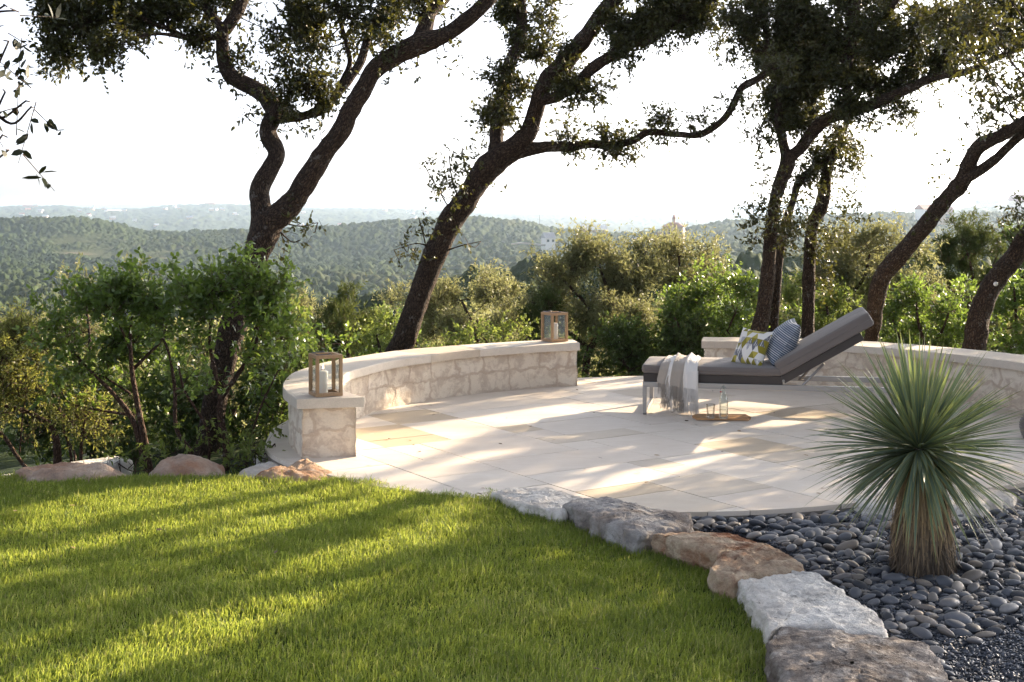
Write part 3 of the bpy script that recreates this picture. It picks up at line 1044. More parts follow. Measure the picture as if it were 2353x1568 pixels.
mound('edge_rock', 'long low pinkish rock behind the lawn, left of the domed rock', 4, 316, 1074, 1100, 9.5, 'pink_stone', 21, .45)
mound('edge_rock', 'domed brown streaked rock behind the lawn under the shrub stems', 330, 536, 1057, 1100, 9.75, 'pink_stone', 22, .8)
mound('edge_rock', 'flat grey rock between the domed rock and the wall pillar', 536, 668, 1066, 1098, 9.85, 'white_stone', 23, .5)
mound('edge_rock', 'orange tinted rock touching the corner of the terrace slab', 572, 786, 1073, 1110, 9.45, 'orange_stone', 24, .5)
mound('edge_rock', 'pale upright rock against the outer side of the wall pillar', 590, 642, 1022, 1080, 11.3, 'white_stone', 25, .5)

# ------------------------------------------------------------------ lawn
LZ = -.02
edge = [PZ(px, py, LZ)[:2] for px, py in ((1120, 1128), (1181, 1153), (1240, 1174), (1300, 1190), (1380, 1210), (1470, 1240), (1560, 1278), (1630, 1312), (1690, 1352), (1735, 1410), (1768, 1480), (1790, 1560), (1800, 1700), (1800, 2000))]
LAWN = [(-6.5, 3.3), (-6.5, 9.35)] + [PZ(px, py, LZ)[:2] for px, py in ((0, 1098), (320, 1098), (560, 1099), (700, 1101), (800, 1106), (860, 1112))] + [(-.6, 8.88), (-.2, 8.72)] + edge + [(edge[-1][0] + .1, 3.3)]
LAWN = np.array(LAWN)
def build_lawn():
    mb = MB()
    n = len(LAWN); idx = np.arange(n)
    pc = LAWN
    # triangulate the sheet on a grid kept inside the outline, with the outline as skirt
    bm = bmesh.new()
    vs = [bm.verts.new((x, y, LZ)) for x, y in pc]
    f = bm.faces.new(vs)
    bmesh.ops.triangulate(bm, faces=[f])
    mb.bm(bm)
    mb.add(np.vstack([np.c_[pc, np.full(n, LZ)], np.c_[pc, np.full(n, -.7)]]), [np.c_[idx, idx + n, (idx + 1) % n + n, (idx + 1) % n]])
    tag(mb.build('lawn', M['thatch']), kind='structure')
    # blades
    lo, hi = LAWN.min(0), LAWN.max(0)
    N = 800000
    q = rng.uniform(lo, hi, (N, 2))
    q = q[in_poly(q, LAWN)]
    # keep what the frame and a step to either side can see
    px = to_px(np.c_[q, np.full(len(q), 0.0)])
    q = q[(px[:, 0] > -420) & (px[:, 1] < 1720)]
    p3 = np.c_[q, np.zeros(len(q))]
    clump = fbm(p3 * 5.0, 3, 3); big = fbm(p3 * 1.1, 2, 8)
    q = q[rng.random(len(q)) < .92 + .25 * clump]
    p3 = np.c_[q, np.zeros(len(q))]
    clump = fbm(p3 * 5.0, 3, 3); big = fbm(p3 * 1.1, 2, 8)
    n = len(q)
    Lh = np.clip(.035 * (1 + .3 * clump + .15 * big) * rng.lognormal(0, .3, n), .018, .115)
    wd = rng.uniform(.0016, .0034, n)
    az = rng.uniform(0, 2 * math.pi, n)
    az = np.where(rng.random(n) < .45, 2.2 * fbm(p3 * 2.2, 2, 30) + rng.normal(0, .7, n), az)
    lean = np.abs(rng.normal(.5, .38, n))
    dirx = np.c_[np.cos(az), np.sin(az), np.zeros(n)]
    fa = rng.uniform(0, 2 * math.pi, n)
    side = np.c_[np.cos(fa), np.sin(fa), np.zeros(n)]
    b = np.c_[q, np.full(n, LZ)]
    mid = b + np.array([0, 0, 1.0]) * (Lh * .55)[:, None] + dirx * (Lh * lean * .28)[:, None]
    tip = b + np.array([0, 0, 1.0]) * (Lh * np.clip(1 - lean * .35, .3, 1))[:, None] + dirx * (Lh * lean)[:, None]
    v = np.stack([b - side * wd[:, None] * .8, b + side * wd[:, None] * .8, mid + side * wd[:, None] * .62, mid - side * wd[:, None] * .62, tip], 1)
    o = np.arange(n)[:, None] * 5
    tint = np.clip(rng.normal(.46, .17, n) + .1 * big - .03 * clump, 0, .74)
    tint = np.where(rng.random(n) < .10 + .10 * np.clip(big, 0, 1), rng.uniform(.82, 1, n), tint)
    mb = MB()
    mb.add(v.reshape(-1, 3), [o + np.array([[0, 1, 2, 3]]), o + np.array([[3, 2, 4]])], np.repeat(tint, 5))
    tag(mb.build('grass', M['grass_blade']), kind='stuff')
build_lawn()

# ------------------------------------------------------------------ gravel bed and pebbles
GZ = -.06
BED = np.array([PZ(px, py, GZ)[:2] for px, py in ((1575, 1200), (1560, 1174), (1700, 1170), (1850, 1168), (1965, 1160), (2010, 1158), (2180, 1166), (2330, 1140), (2360, 1137), (2700, 1120), (2900, 1190), (2900, 1700), (2230, 1700), (2200, 1600), (2120, 1475), (2020, 1460), (2030, 1420), (1950, 1365), (1880, 1325), (1840, 1310), (1830, 1280), (1730, 1235), (1680, 1220), (1590, 1222))])
def in_bed(q):
    return in_poly(q, BED)
BARE = [[(2060, 1462), (2120, 1462), (2180, 1560), (2210, 1600), (2600, 1600), (2600, 1440), (2353, 1440), (2240, 1466), (2140, 1455)], [(2190, 1185), (2260, 1180), (2300, 1215), (2240, 1250), (2195, 1235)], [(2035, 1240), (2060, 1240), (2062, 1320), (2035, 1315)], [(1960, 1295), (2040, 1290), (2060, 1325), (1985, 1345)], [(2300, 1240), (2353, 1235), (2353, 1260), (2310, 1265)]]
def build_bed():
    mb = MB()
    bm = bmesh.new()
    vs = [bm.verts.new((x, y, GZ - .012)) for x, y in BED]
    f = bm.faces.new(vs); bmesh.ops.triangulate(bm, faces=[f])
    mb.bm(bm, .12)
    n = len(BED); idx = np.arange(n)
    mb.add(np.vstack([np.c_[BED, np.full(n, GZ - .012)], np.c_[BED, np.full(n, -.6)]]), [np.c_[idx, idx + n, (idx + 1) % n + n, (idx + 1) % n]], .2)
    tag(mb.build('pebble_bed', M['gravel']), kind='structure')
    lo, hi = BED.min(0), BED.max(0)
    # slate chips
    q = rng.uniform(lo, hi, (150000, 2)); q = q[in_bed(q)]
    px = to_px(np.c_[q, np.full(len(q), GZ)])
    q = q[(px[:, 0] < 2900) & (px[:, 1] < 1640)]
    n = len(q)
    s = rng.uniform(.005, .013, n)
    base = np.array([(1, 0, 0), (0, 1, 0), (-1, 0, 0), (0, -1, 0), (0, 0, .55), (0, 0, -.55)], float)
    jit = 1 + rng.uniform(-.45, .45, (n, 6, 1))
    v = base[None] * jit
    an = rng.uniform(0, 2 * math.pi, n); tl = rng.normal(0, .5, n)
    ca, sa = np.cos(an)[:, None], np.sin(an)[:, None]
    x = v[..., 0] * 1.25 * ca - v[..., 1] * .8 * sa; y = v[..., 0] * 1.25 * sa + v[..., 1] * .8 * ca; z = v[..., 2]
    ct, st = np.cos(tl)[:, None], np.sin(tl)[:, None]
    y, z = y * ct - z * st, y * st + z * ct
    v = np.stack([x, y, z], -1) * s[:, None, None] + np.c_[q, GZ + rng.uniform(-.008, .012, n)][:, None]
    o = np.arange(n)[:, None] * 6
    F8 = [(0, 1, 4), (1, 2, 4), (2, 3, 4), (3, 0, 4), (1, 0, 5), (2, 1, 5), (3, 2, 5), (0, 3, 5)]
    mb = MB()
    mb.add(v.reshape(-1, 3), [o + np.array([f]) for f in F8], np.repeat(rng.beta(2, 2.2, n), 6))
    tag(mb.build('gravel', M['gravel']), kind='stuff')
    # pebbles: packed by dart throwing, upper layer rests on the lower
    q = rng.uniform(lo, hi, (32000, 2)); q = q[in_bed(q)]
    px = to_px(np.c_[q, np.full(len(q), GZ)])
    ok = (px[:, 0] < 2900) & (px[:, 1] < 1600)
    for b in BARE:
        ok &= ~in_poly(px + rng.normal(0, 9, px.shape), b)
    q = q[ok]
    yb = np.array([2.215, 7.15])
    acc = []
    for c in q:
        L = float(np.clip(random.gauss(.083, .024), .042, .145)); W = L * random.uniform(.55, .85)
        rad = (L + W) / 4
        if np.hypot(*(c - yb)) < .17 + rad * .4:
            continue
        if any((c[0] - a[0]) ** 2 + (c[1] - a[1]) ** 2 < ((rad + a[4]) * .80) ** 2 for a in acc):
            continue
        acc.append((c[0], c[1], L, W, rad))
        if len(acc) > 1900:
            break
    protos = []
    for k in range(7):
        bm = bmesh.new()
        bmesh.ops.create_icosphere(bm, subdivisions=3, radius=.5)
        for vtx in bm.verts:
            c = np.array(vtx.co)
            c = c * (1 + .11 * fbm(c[None] * 1.7, 2, 100 + k)[0])
            c[2] = np.sign(c[2]) * abs(c[2]) ** 1.12
            vtx.co = c
        b = MB(); b.bm(bm)
        protos.append(b)
    items = []
    for (x, y, L, W, rad) in acc:
        d = y
        items.append((L * W / (d * d), x, y, L, W, rad))
    px = to_px(np.array([[i[1], i[2], GZ] for i in items]))
    vis = (px[:, 0] < 2353) & (px[:, 1] < 1568)
    order = np.argsort([-i[0] * (1 if v else .01) for i, v in zip(items, vis)])
    meshes = []
    mass = MB()
    pale = None
    for rank, k in enumerate(order):
        _, x, y, L, W, rad = items[k]
        H_ = W * random.uniform(.5, .72)
        z = GZ + H_ * .36 + random.uniform(-.004, .012)
        rot = Matrix.Rotation(random.uniform(0, 6.28), 4, 'Z') @ Matrix.Rotation(random.gauss(0, .28), 4, 'X') @ Matrix.Rotation(random.gauss(0, .22), 4, 'Y')
        pk = random.randrange(7)
        if rank < 300:
            if len(meshes) <= pk or meshes[pk] is None:
                while len(meshes) <= pk:
                    meshes.append(None)
                o = protos[pk].build('river_pebble', M['pebble'], None, True)
                meshes[pk] = o.data
            else:
                o = bpy.data.objects.new('river_pebble', meshes[pk]); COL.objects.link(o)
            o.matrix_world = Matrix.Translation((x, y, z)) @ rot @ Matrix.Diagonal((L, W, H_, 1))
            tag(o, 'smooth dark river pebble lying among others in the slate gravel bed', 'pebble', 'river pebbles in the gravel bed')
        else:
            v = protos[pk].v[0] * np.array([L, W, H_])
            v = v @ np.array(rot.to_3x3()).T + np.array([x, y, z])
            mass.add(v, [protos[pk].f[0]], random.random())
    o = mass.build('pebbles', M['pebble_mass'], None, True)
    tag(o, kind='stuff')
    print('pebbles', len(acc))
build_bed()

# ------------------------------------------------------------------ plants
class Plant:
    def __init__(self, leaf, barkm, L, W, spread=.15, fold=.18, six=False, up=.25, droop=.15, twig=7, seed=0):
        self.leaf, self.bark, self.L, self.W, self.spread, self.fold, self.six = leaf, barkm, L, W, spread, fold, six
        self.up, self.droop, self.twig = up, droop, twig
        self.lm, self.tm = MB(), MB()
        self.sk, self.skr = [], []
        self.rg = np.random.default_rng(1000 + seed)
        self.seed = seed

    def limb(self, pts, d0, d1=None, seg=14, rough=.12, n=8):
        """pts: (px, py, width) in the picture, depth running from d0 to d1"""
        pts = np.array(pts, float)
        d1 = d0 if d1 is None else d1
        s = np.r_[0, np.cumsum(np.linalg.norm(np.diff(pts[:, :2], axis=0), axis=1))]; s /= s[-1]
        d = d0 + (d1 - d0) * s
        w = np.array([np.r_[P(a, b, dd), c * .47 / F * dd] for (a, b, c), dd in zip(pts, d)])
        return self.limb_w(w, seg, rough, n)

    def limb_w(self, w, seg=14, rough=.12, n=8):
        c = catmull(np.asarray(w, float), n)
        self.tm.tube(c[:, :3], np.maximum(c[:, 3], .002), seg, rough, 5.0, self.seed + len(self.sk))
        self.sk.append(c[:, :3]); self.skr.append(c[:, 3])
        return c

    def blob(self, px, py, rx, ry, layers=1.5, d=None, dd=None, doff=0.0):
        """a mass of leaves: an ellipse in the picture, given its own depth and thickness"""
        sk = np.vstack(self.sk); skr = np.concatenate(self.skr)
        if d is None:
            q = to_px(sk)
            k = np.argmin((q[:, 0] - px) ** 2 + (q[:, 1] - py) ** 2)
            d = sk[k, 1] + doff + self.rg.uniform(-.25, .25)
        c = P(px, py, d)
        r3 = np.array([rx * d / F, (dd if dd else np.clip((rx + ry) / 2 * d / F, .15, 1.1) * .85), ry * d / F])
        leafpx = self.L * self.W * .5 * (F / d) ** 2
        N = int(layers * ((2.1 if layers >= 1.2 else 1.25) if self.leaf == 'oak_leaf' else 1.15 if self.leaf == 'laurel_leaf' else 1.4) * math.pi * rx * ry / (leafpx * .62))
        self.blob_w(c, r3, N)

    def blob_w(self, c, r3, N, keep=None):
        rg = self.rg
        sk = np.vstack(self.sk); skr = np.concatenate(self.skr)
        sp = self.spread
        r3 = np.maximum(np.asarray(r3, float) - .5 * sp, .4 * np.asarray(r3, float))
        nsub = int(np.clip(math.pi * r3[0] * r3[2] / (sp * sp * 1.5), 2, 400))
        u = unit(rg.normal(size=(nsub, 3))) * (rg.random(nsub) ** .42)[:, None]
        sub = c + u * r3
        # branch from the nearest limb into the mass
        k = np.argmin(((sk - c) ** 2).sum(1) - 0.0 * skr)
        s0 = sk[k]
        br = float(np.clip(.35 * skr[k], .006, .006 + .012 * max(r3)))
        if np.linalg.norm(c - s0) > .08:
            mid = (s0 + c) / 2 + rg.normal(0, .06, 3) * np.linalg.norm(c - s0) + np.array([0, 0, -.05])
            path = catmull(np.array([np.r_[s0, br], np.r_[mid, br * .75], np.r_[c, br * .5]]), 6)
            self.tm.tube(path[:, :3], path[:, 3], 6, .1, 6, self.seed, False)
            anchors = path[5:, :3]
        else:
            anchors = np.vstack([c[None], s0[None]])
        near = np.vstack([anchors, sk[((sk - c) ** 2).sum(1) < (1.3 * max(r3)) ** 2][::2]])
        j = np.argmin(((sub[:, None] - near[None]) ** 2).sum(2), axis=1)
        self.tm.sticks(near[j], sub, br * .45, .0025)
        per = max(1, int(round(N / nsub / self.twig)))
        t0 = np.repeat(sub, per, 0) + rg.normal(0, sp * .38, (nsub * per, 3))
        out = unit((t0 - c) / r3) * .5
        td = unit(rg.normal(size=t0.shape) * .8 + out + np.array([0, 0, self.up]))
        tl = sp * rg.uniform(.5, 1.5, len(t0))
        t1 = t0 + td * tl[:, None]
        self.tm.sticks(t0 - td * tl[:, None] * .3, t1, .0022, .001)
        m = self.twig
        fr = rg.uniform(.1, 1.05, (len(t0), m))
        b = t0[:, None] + (t1 - t0)[:, None] * fr[..., None] + rg.normal(0, sp * .045, (len(t0), m, 3))
        ld = unit(td[:, None] * .75 + rg.normal(0, .75, b.shape) + np.array([0, 0, -self.droop]))
        nr = unit(rg.normal(0, .7, b.shape) + np.array([0, 0, .8]))
        tone = np.clip(rg.normal(.45, .2, (len(t0), m)) + rg.normal(0, .12, (len(t0), 1)), 0, 1)
        b, ld, nr, tone = b.reshape(-1, 3), ld.reshape(-1, 3), nr.reshape(-1, 3), tone.ravel()
        if keep is not None:
            kk = keep(b)
            b, ld, nr, tone = b[kk], ld[kk], nr[kk], tone[kk]
        n = len(b)
        self.lm.leaves(b, ld, nr, self.L * rg.uniform(.6, 1.25, n), self.W * rg.uniform(.7, 1.2, n), tone, self.six, self.fold, .1)

    def done(self, name, label, cat, loc, group=None, rz=0):
        root = empty(name, loc, label, cat, group)
        if self.tm.n:
            shifted(self.tm, loc); self.tm.build('trunk', M[self.bark], root, True)
        shifted(self.lm, loc); self.lm.build('crown', M[self.leaf], root)
        return root

OAKS = 'live oaks round the terrace'
OK_ = dict(leaf='oak_leaf', barkm='oak_bark', L=.055, W=.027, spread=.15, six=True)

# oak A: two leaning limbs left of the middle
t = Plant(seed=1, **OK_)
D = 12.6
t.limb([(468, 1085, 66), (480, 1010, 62), (490, 950, 60), (512, 840, 60), (545, 720, 60), (582, 605, 64), (604, 545, 74), (622, 498, 80)], D, D, 22)
t.limb([(606, 535, 70), (599, 478, 52), (597, 437, 49), (618, 390, 45), (634, 352, 46), (616, 305, 41), (630, 263, 45), (640, 240, 44)], D, D + .3, 20)
t.limb([(638, 262, 42), (612, 222, 43), (581, 202, 42), (533, 176, 40), (514, 140, 32), (512, 85, 31), (516, 60, 35)], D + .3, D + .7, 18)
t.limb([(516, 72, 30), (543, 31, 30), (560, -2, 28), (590, -70, 24)], D + .7, D + .9)
t.limb([(518, 72, 24), (492, 44, 22), (468, 0, 20), (450, -60, 16)], D + .7, D + 1.1)
t.limb([(514, 88, 20), (492, 86, 17), (437, 90, 14), (386, 66, 12), (342, 50, 10), (308, 34, 9), (240, 44, 7), (170, 60, 4)], D + .6, D + .1, 10)
t.limb([(437, 90, 9), (360, 78, 8), (290, 96, 6), (232, 120, 4)], D + .5, D - .2, 8)
t.limb([(640, 262, 34), (670, 272, 23), (708, 264, 24), (740, 252, 23), (772, 219, 22), (804, 178, 24), (827, 146, 20), (845, 90, 18), (868, 34, 16), (895, -30, 14)], D + .3, D + .8)
t.limb([(778, 205, 16), (803, 150, 14), (798, 110, 13), (785, 60, 11), (770, 0, 9)], D + .6, D + .9, 10)
t.limb([(612, 520, 64), (649, 487, 60), (680, 455, 56), (704, 417, 54), (742, 357, 49), (786, 298, 47), (803, 258, 46), (837, 203, 44), (861, 160, 46), (907, 130, 48), (967, 100, 52), (1015, 84, 40), (1066, 50, 38), (1117, 5, 36), (1150, -50, 33)], D, D - .9, 20)
t.limb([(955, 108, 40), (976, 66, 40), (985, 32, 38), (1010, 4, 34), (1045, -30, 30)], D - .6, D - .3, 16)
for b in [(190, 55, 110, 62, 2.6), (120, 15, 40, 25, 1.6), (150, 105, 55, 45, 2.2), (130, 150, 32, 22, 1.4), (225, 118, 48, 40, 2.0), (215, 158, 20, 20, 1.2), (300, 40, 70, 55, 2.2), (390, 40, 80, 48, 1.8), (285, 95, 30, 40, 1.4),
          (430, 88, 60, 22, 1.7), (470, 100, 24, 16, 1.5), (350, 92, 24, 9, .8), (460, 25, 50, 32, 1.4), (480, -20, 120, 30, 1.6), (250, -25, 170, 35, 2), (556, 122, 26, 32, 1.2), (536, 150, 20, 24, 1.2), (492, 158, 14, 9, 1.2), (565, 60, 20, 22, .9), (575, 20, 22, 16, .8),
          (665, 48, 58, 44, 1.9), (640, 80, 34, 34, 1.3), (720, 40, 60, 48, 2.0), (700, 112, 44, 24, 1.2), (740, 90, 46, 30, 1.5), (800, 25, 60, 36, 1.8), (850, 70, 46, 40, 1.6), (880, 110, 44, 22, 1.4), (920, 50, 48, 44, 1.8), (945, 15, 55, 26, 1.5), (830, -25, 160, 35, 1.8), (800, 90, 40, 30, 1.2),
          (660, 150, 34, 30, 1.4), (690, 185, 54, 38, 1.9), (730, 222, 44, 34, 1.7), (650, 210, 38, 28, 1.5), (760, 250, 22, 22, 1.1), (690, 262, 52, 16, 1.6), (600, 272, 34, 18, 1.0), (560, 218, 26, 12, .7), (556, 262, 18, 10, .7), (770, 180, 26, 36, .8), (625, 242, 24, 22, 1.0),
          (960, 152, 24, 12, .9), (905, 165, 30, 12, .7), (1028, 118, 16, 22, .9), (1040, 30, 30, 18, .7), (1010, 130, 14, 10, .6), (735, 300, 20, 20, .6)]:
    t.blob(*b)
t.limb([(648, 512, 5), (690, 520, 3), (730, 512, 2)], D, D - .4, 6)
t.limb([(640, 530, 5), (670, 556, 3), (690, 552, 2)], D, D - .3, 6)
for b in [(690, 515, 30, 12, .6), (722, 512, 22, 16, .6), (665, 552, 26, 12, .9), (720, 534, 10, 6, .8), (628, 478, 18, 22, .35), (592, 585, 24, 24, .5)]:
    t.blob(*b)
t.done('live_oak', 'forked dark oak left of the middle, its two limbs parting in a V', 'tree', P(470, 1095, D), OAKS)

# oak B: leaning trunk behind the seat wall
t = Plant(seed=2, **OK_)
D = 15.6
t.limb([(885, 885, 66), (905, 835, 62), (922, 800, 60), (942, 745, 55), (960, 690, 54), (982, 630, 56), (1003, 575, 58), (1034, 512, 60), (1074, 456, 60), (1107, 405, 62), (1145, 366, 66), (1180, 342, 58)], D, D, 22)
t.limb([(1138, 372, 46), (1141, 328, 36), (1141, 301, 33), (1148, 256, 31), (1161, 191, 34), (1172, 147, 32), (1194, 96, 28), (1199, 34, 26), (1192, -40, 24)], D, D + .6, 16)
t.limb([(1162, 356, 56), (1188, 333, 50), (1216, 301, 43), (1234, 246, 41), (1254, 191, 44), (1298, 144, 47), (1329, 106, 43), (1357, 68, 38), (1391, 21, 40), (1425, -15, 36), (1490, -70, 30)], D, D - .7, 18)
t.limb([(1244, 232, 30), (1288, 219, 27), (1329, 186, 26), (1370, 150, 29), (1408, 126, 26), (1442, 103, 22), (1486, 92, 20), (1545, 55, 18), (1620, 12, 16), (1680, -20, 12)], D - .3, D - 1.1, 14)
t.limb([(1170, 356, 50), (1203, 346, 37), (1254, 338, 29), (1309, 337, 26), (1357, 331, 21), (1408, 335, 19), (1459, 321, 18), (1493, 304, 18), (1551, 309, 16), (1609, 309, 17), (1660, 277, 18), (1688, 234, 18), (1705, 202, 19), (1742, 181, 18), (1773, 160, 15), (1815, 138, 12)], D, D - .6, 12)
for b in [(1200, 25, 62, 42, 1.9), (1190, 100, 46, 44, 1.7), (1240, 120, 40, 40, 1.6), (1150, 195, 42, 42, 1.9), (1125, 245, 40, 36, 1.9), (1160, 255, 40, 36, 1.8), (1100, 275, 26, 22, 1.0), (1115, 305, 30, 20, .8), (1250, 20, 40, 40, 1.3), (1210, 190, 30, 50, 1.2), (1130, -20, 60, 30, 1.4), (1260, 70, 30, 26, 1.2),
          (1280, 170, 42, 36, 1.8), (1320, 205, 42, 36, 1.8), (1300, 130, 36, 28, 1.4), (1370, 190, 32, 30, 1.4), (1345, 225, 24, 24, .9), (1298, 268, 18, 26, .6), (1240, 300, 16, 20, .5),
          (1420, 90, 60, 34, 2.2), (1400, 50, 50, 36, 2.0), (1480, 55, 80, 44, 2.8), (1550, 35, 80, 40, 2.8), (1480, 10, 110, 28, 2.4), (1440, 130, 30, 22, 1.4), (1545, 92, 18, 22, 1.2), (1610, 40, 54, 32, 2.0), (1640, 10, 60, 24, 2.0), (1530, -30, 150, 30, 2),
          (1325, 320, 40, 16, 1.7), (1300, 300, 20, 14, 1.1), (1380, 325, 44, 16, 2.0), (1420, 342, 42, 18, 2.2), (1445, 315, 24, 18, 1.5), (1322, 352, 22, 14, .9), (1465, 340, 16, 14, 1.2), (1535, 285, 36, 20, 2.2), (1530, 318, 22, 12, 1.2), (1590, 290, 36, 14, 1.4), (1500, 285, 14, 18, 1.0), (1690, 245, 22, 14, 2.0), (1680, 228, 20, 10, 1.0), (1710, 180, 18, 12, 1.0), (1640, 265, 20, 8, .8), (1800, 145, 44, 30, 2.0), (1765, 150, 20, 16, 1.2)]:
    t.blob(*b)
t.limb([(1060, 470, 5), (1040, 420, 4), (1032, 360, 3)], D, D - .5, 6)
t.limb([(1090, 430, 5), (1070, 390, 4), (1062, 340, 2)], D, D - .5, 6)
t.limb([(1045, 500, 5), (1015, 450, 3), (975, 380, 2)], D, D - .6, 6)
for b in [(1050, 390, 40, 44, .5), (1075, 360, 26, 26, .5), (1020, 425, 36, 26, .5), (1040, 450, 28, 22, .7), (1000, 445, 20, 8, .8), (985, 375, 26, 10, .5), (1030, 350, 16, 24, .35), (1045, 468, 20, 16, .8), (1130, 415, 14, 6, .5), (1128, 432, 14, 8, .3)]:
    t.blob(*b, doff=-.3)
t.limb([(1000, 575, 4), (960, 560, 3), (905, 575, 2)], D, D - .5, 6)
t.limb([(1015, 580, 4), (1060, 565, 3), (1105, 555, 2)], D, D - .4, 6)
t.limb([(985, 600, 4), (975, 550, 3), (962, 500, 2)], D, D - .5, 6)
for b in [(940, 568, 36, 20, .45), (970, 520, 14, 34, .45), (985, 540, 22, 30, .3), (1075, 562, 34, 10, .4), (920, 590, 30, 14, .3), (955, 610, 14, 24, .3)]:
    t.blob(*b, doff=-.2)
t.done('live_oak', 'dark oak leaning right from behind the lantern wall, one bare limb reaching far right', 'tree', P(885, 890, D), OAKS)

# oak C and its thin second stem
t = Plant(seed=3, **OK_)
D = 16.2
t.limb([(1728, 850, 42), (1738, 800, 40), (1744, 765, 39), (1756, 694, 36), (1765, 621, 36), (1771, 548, 33), (1777, 489, 31), (1790, 430, 32), (1807, 385, 36), (1812, 352, 38)], D, D, 18)
t.limb([(1808, 362, 28), (1797, 317, 23), (1790, 273, 21), (1789, 204, 25), (1786, 168, 25), (1768, 116, 20), (1760, 60, 18), (1752, -40, 16)], D, D + .4)
t.limb([(1814, 362, 34), (1841, 338, 30), (1868, 302, 33), (1909, 269, 34), (1977, 251, 30), (2028, 231, 26), (2096, 201, 23), (2147, 177, 20), (2216, 166, 18), (2284, 136, 15), (2370, 100, 12)], D, D - .8)
t.limb([(1960, 258, 20), (1944, 200, 26), (1944, 150, 31), (1952, 100, 34), (1960, 40, 30), (1966, -50, 28)], D - .3, D, 14)
t.limb([(1956, 92, 26), (1915, 104, 21), (1868, 112, 17), (1800, 122, 13), (1735, 118, 8)], D, D + .3, 10)
t.limb([(1956, 90, 26), (2000, 62, 23), (2034, 38, 20), (2060, 0, 16), (2080, -50, 14)], D, D - .5, 10)
for b in [(1680, 40, 60, 36, 1.2), (1655, 100, 30, 30, .7), (1690, 120, 34, 30, 1.0), (1665, 70, 30, 30, .6), (1730, 60, 50, 50, 1.7), (1770, 30, 60, 40, 2.2), (1760, 120, 50, 44, 2.4), (1830, 40, 80, 50, 3), (1900, 60, 80, 50, 3), (1850, 110, 80, 50, 3.2), (1930, 120, 60, 50, 3), (1790, 190, 46, 44, 2.4), (1750, 200, 24, 20, .9), (1850, 170, 60, 48, 2.8), (1870, 220, 60, 46, 3), (1920, 190, 50, 40, 2.4), (1800, 255, 44, 44, 2.4), (1765, 285, 32, 30, 1.9), (1850, 275, 50, 40, 2.6), (1740, 310, 22, 16, 1.4), (1770, 325, 34, 12, 1.4), (1745, 255, 20, 24, 1.0),
          (1990, 200, 60, 44, 2.6), (1960, 250, 50, 34, 2.6), (2020, 215, 50, 34, 2.2), (2050, 255, 44, 26, 1.7), (2000, 280, 30, 20, 1.1), (2080, 275, 26, 22, .9), (2100, 190, 50, 34, 2.2), (2020, 130, 70, 44, 2.4), (2000, 60, 70, 50, 2.6), (2080, 110, 60, 44, 2.2), (2150, 150, 50, 36, 2.0), (1930, 10, 160, 30, 2.6), (1900, -30, 200, 30, 2.5), (2140, 200, 26, 14, 1.0), (1930, 310, 34, 30, 1.3), (2170, 100, 70, 44, 1.9), (2250, 85, 70, 44, 1.9), (2330, 60, 60, 44, 1.8), (2200, 30, 80, 40, 1.9), (2300, 10, 80, 36, 1.9), (2120, 50, 60, 44, 1.8), (2310, 120, 50, 24, 1.2)]:
    t.blob(*b)
for b in [(1740, 500, 34, 34, .7), (1770, 470, 40, 34, .9), (1805, 510, 40, 40, 1.0), (1735, 545, 30, 40, .5), (1790, 560, 36, 40, .7), (1825, 470, 26, 26, .6), (1755, 375, 22, 34, .5), (1745, 420, 14, 30, .35), (1780, 420, 20, 20, .5), (1830, 540, 30, 30, .8)]:
    t.blob(*b, doff=-.25)
t.done('live_oak', 'upright oak rising just behind the two cushions, forking under the dense crown', 'tree', P(1728, 855, D), OAKS)

t = Plant(seed=4, **OK_)
D = 16.9
t.limb([(1770, 830, 24), (1782, 700, 23), (1789, 610, 21), (1795, 570, 20), (1803, 518, 19), (1823, 460, 18), (1834, 423, 18), (1865, 392, 20), (1899, 375, 18), (1919, 327, 16), (1930, 290, 14)], D, D, 12)
for b in [(1850, 410, 34, 22, 1.3), (1880, 400, 30, 24, 1.3), (1900, 360, 34, 34, 1.4), (1925, 325, 30, 34, 1.4), (1835, 440, 20, 30, .5), (1870, 345, 26, 26, 1.2)]:
    t.blob(*b)
t.done('live_oak', 'thinnest oak stem, squeezed between the two upright oaks behind the cushions', 'tree', P(1770, 835, D), OAKS)

t = Plant(seed=5, **OK_)
D = 16.6
t.limb([(1850, 840, 34), (1856, 772, 32), (1857, 694, 31), (1859, 621, 31), (1862, 562, 29), (1870, 513, 31), (1887, 475, 33), (1896, 431, 30), (1900, 399, 27), (1910, 365, 23), (1930, 320, 20), (1950, 270, 16), (1980, 200, 12)], D, D + .4, 16)
for b in [(1940, 370, 40, 40, 1.0), (1965, 400, 24, 16, .7), (1920, 420, 34, 22, .7), (1880, 440, 22, 18, .8), (1960, 340, 26, 30, 1.3), (1930, 480, 44, 13, 1.0), (1965, 492, 22, 10, 1.2), (1900, 520, 24, 34, .7), (1880, 570, 34, 34, 1.0), (1930, 560, 30, 30, .5), (1890, 620, 30, 30, .7), (1910, 660, 26, 24, .5), (1845, 500, 20, 24, .6), (1985, 405, 16, 6, .7)]:
    t.blob(*b, doff=-.2)
t.done('live_oak', 'upright oak just right of the striped cushion with sunlit sprouts on its trunk', 'tree', P(1850, 845, D), OAKS)

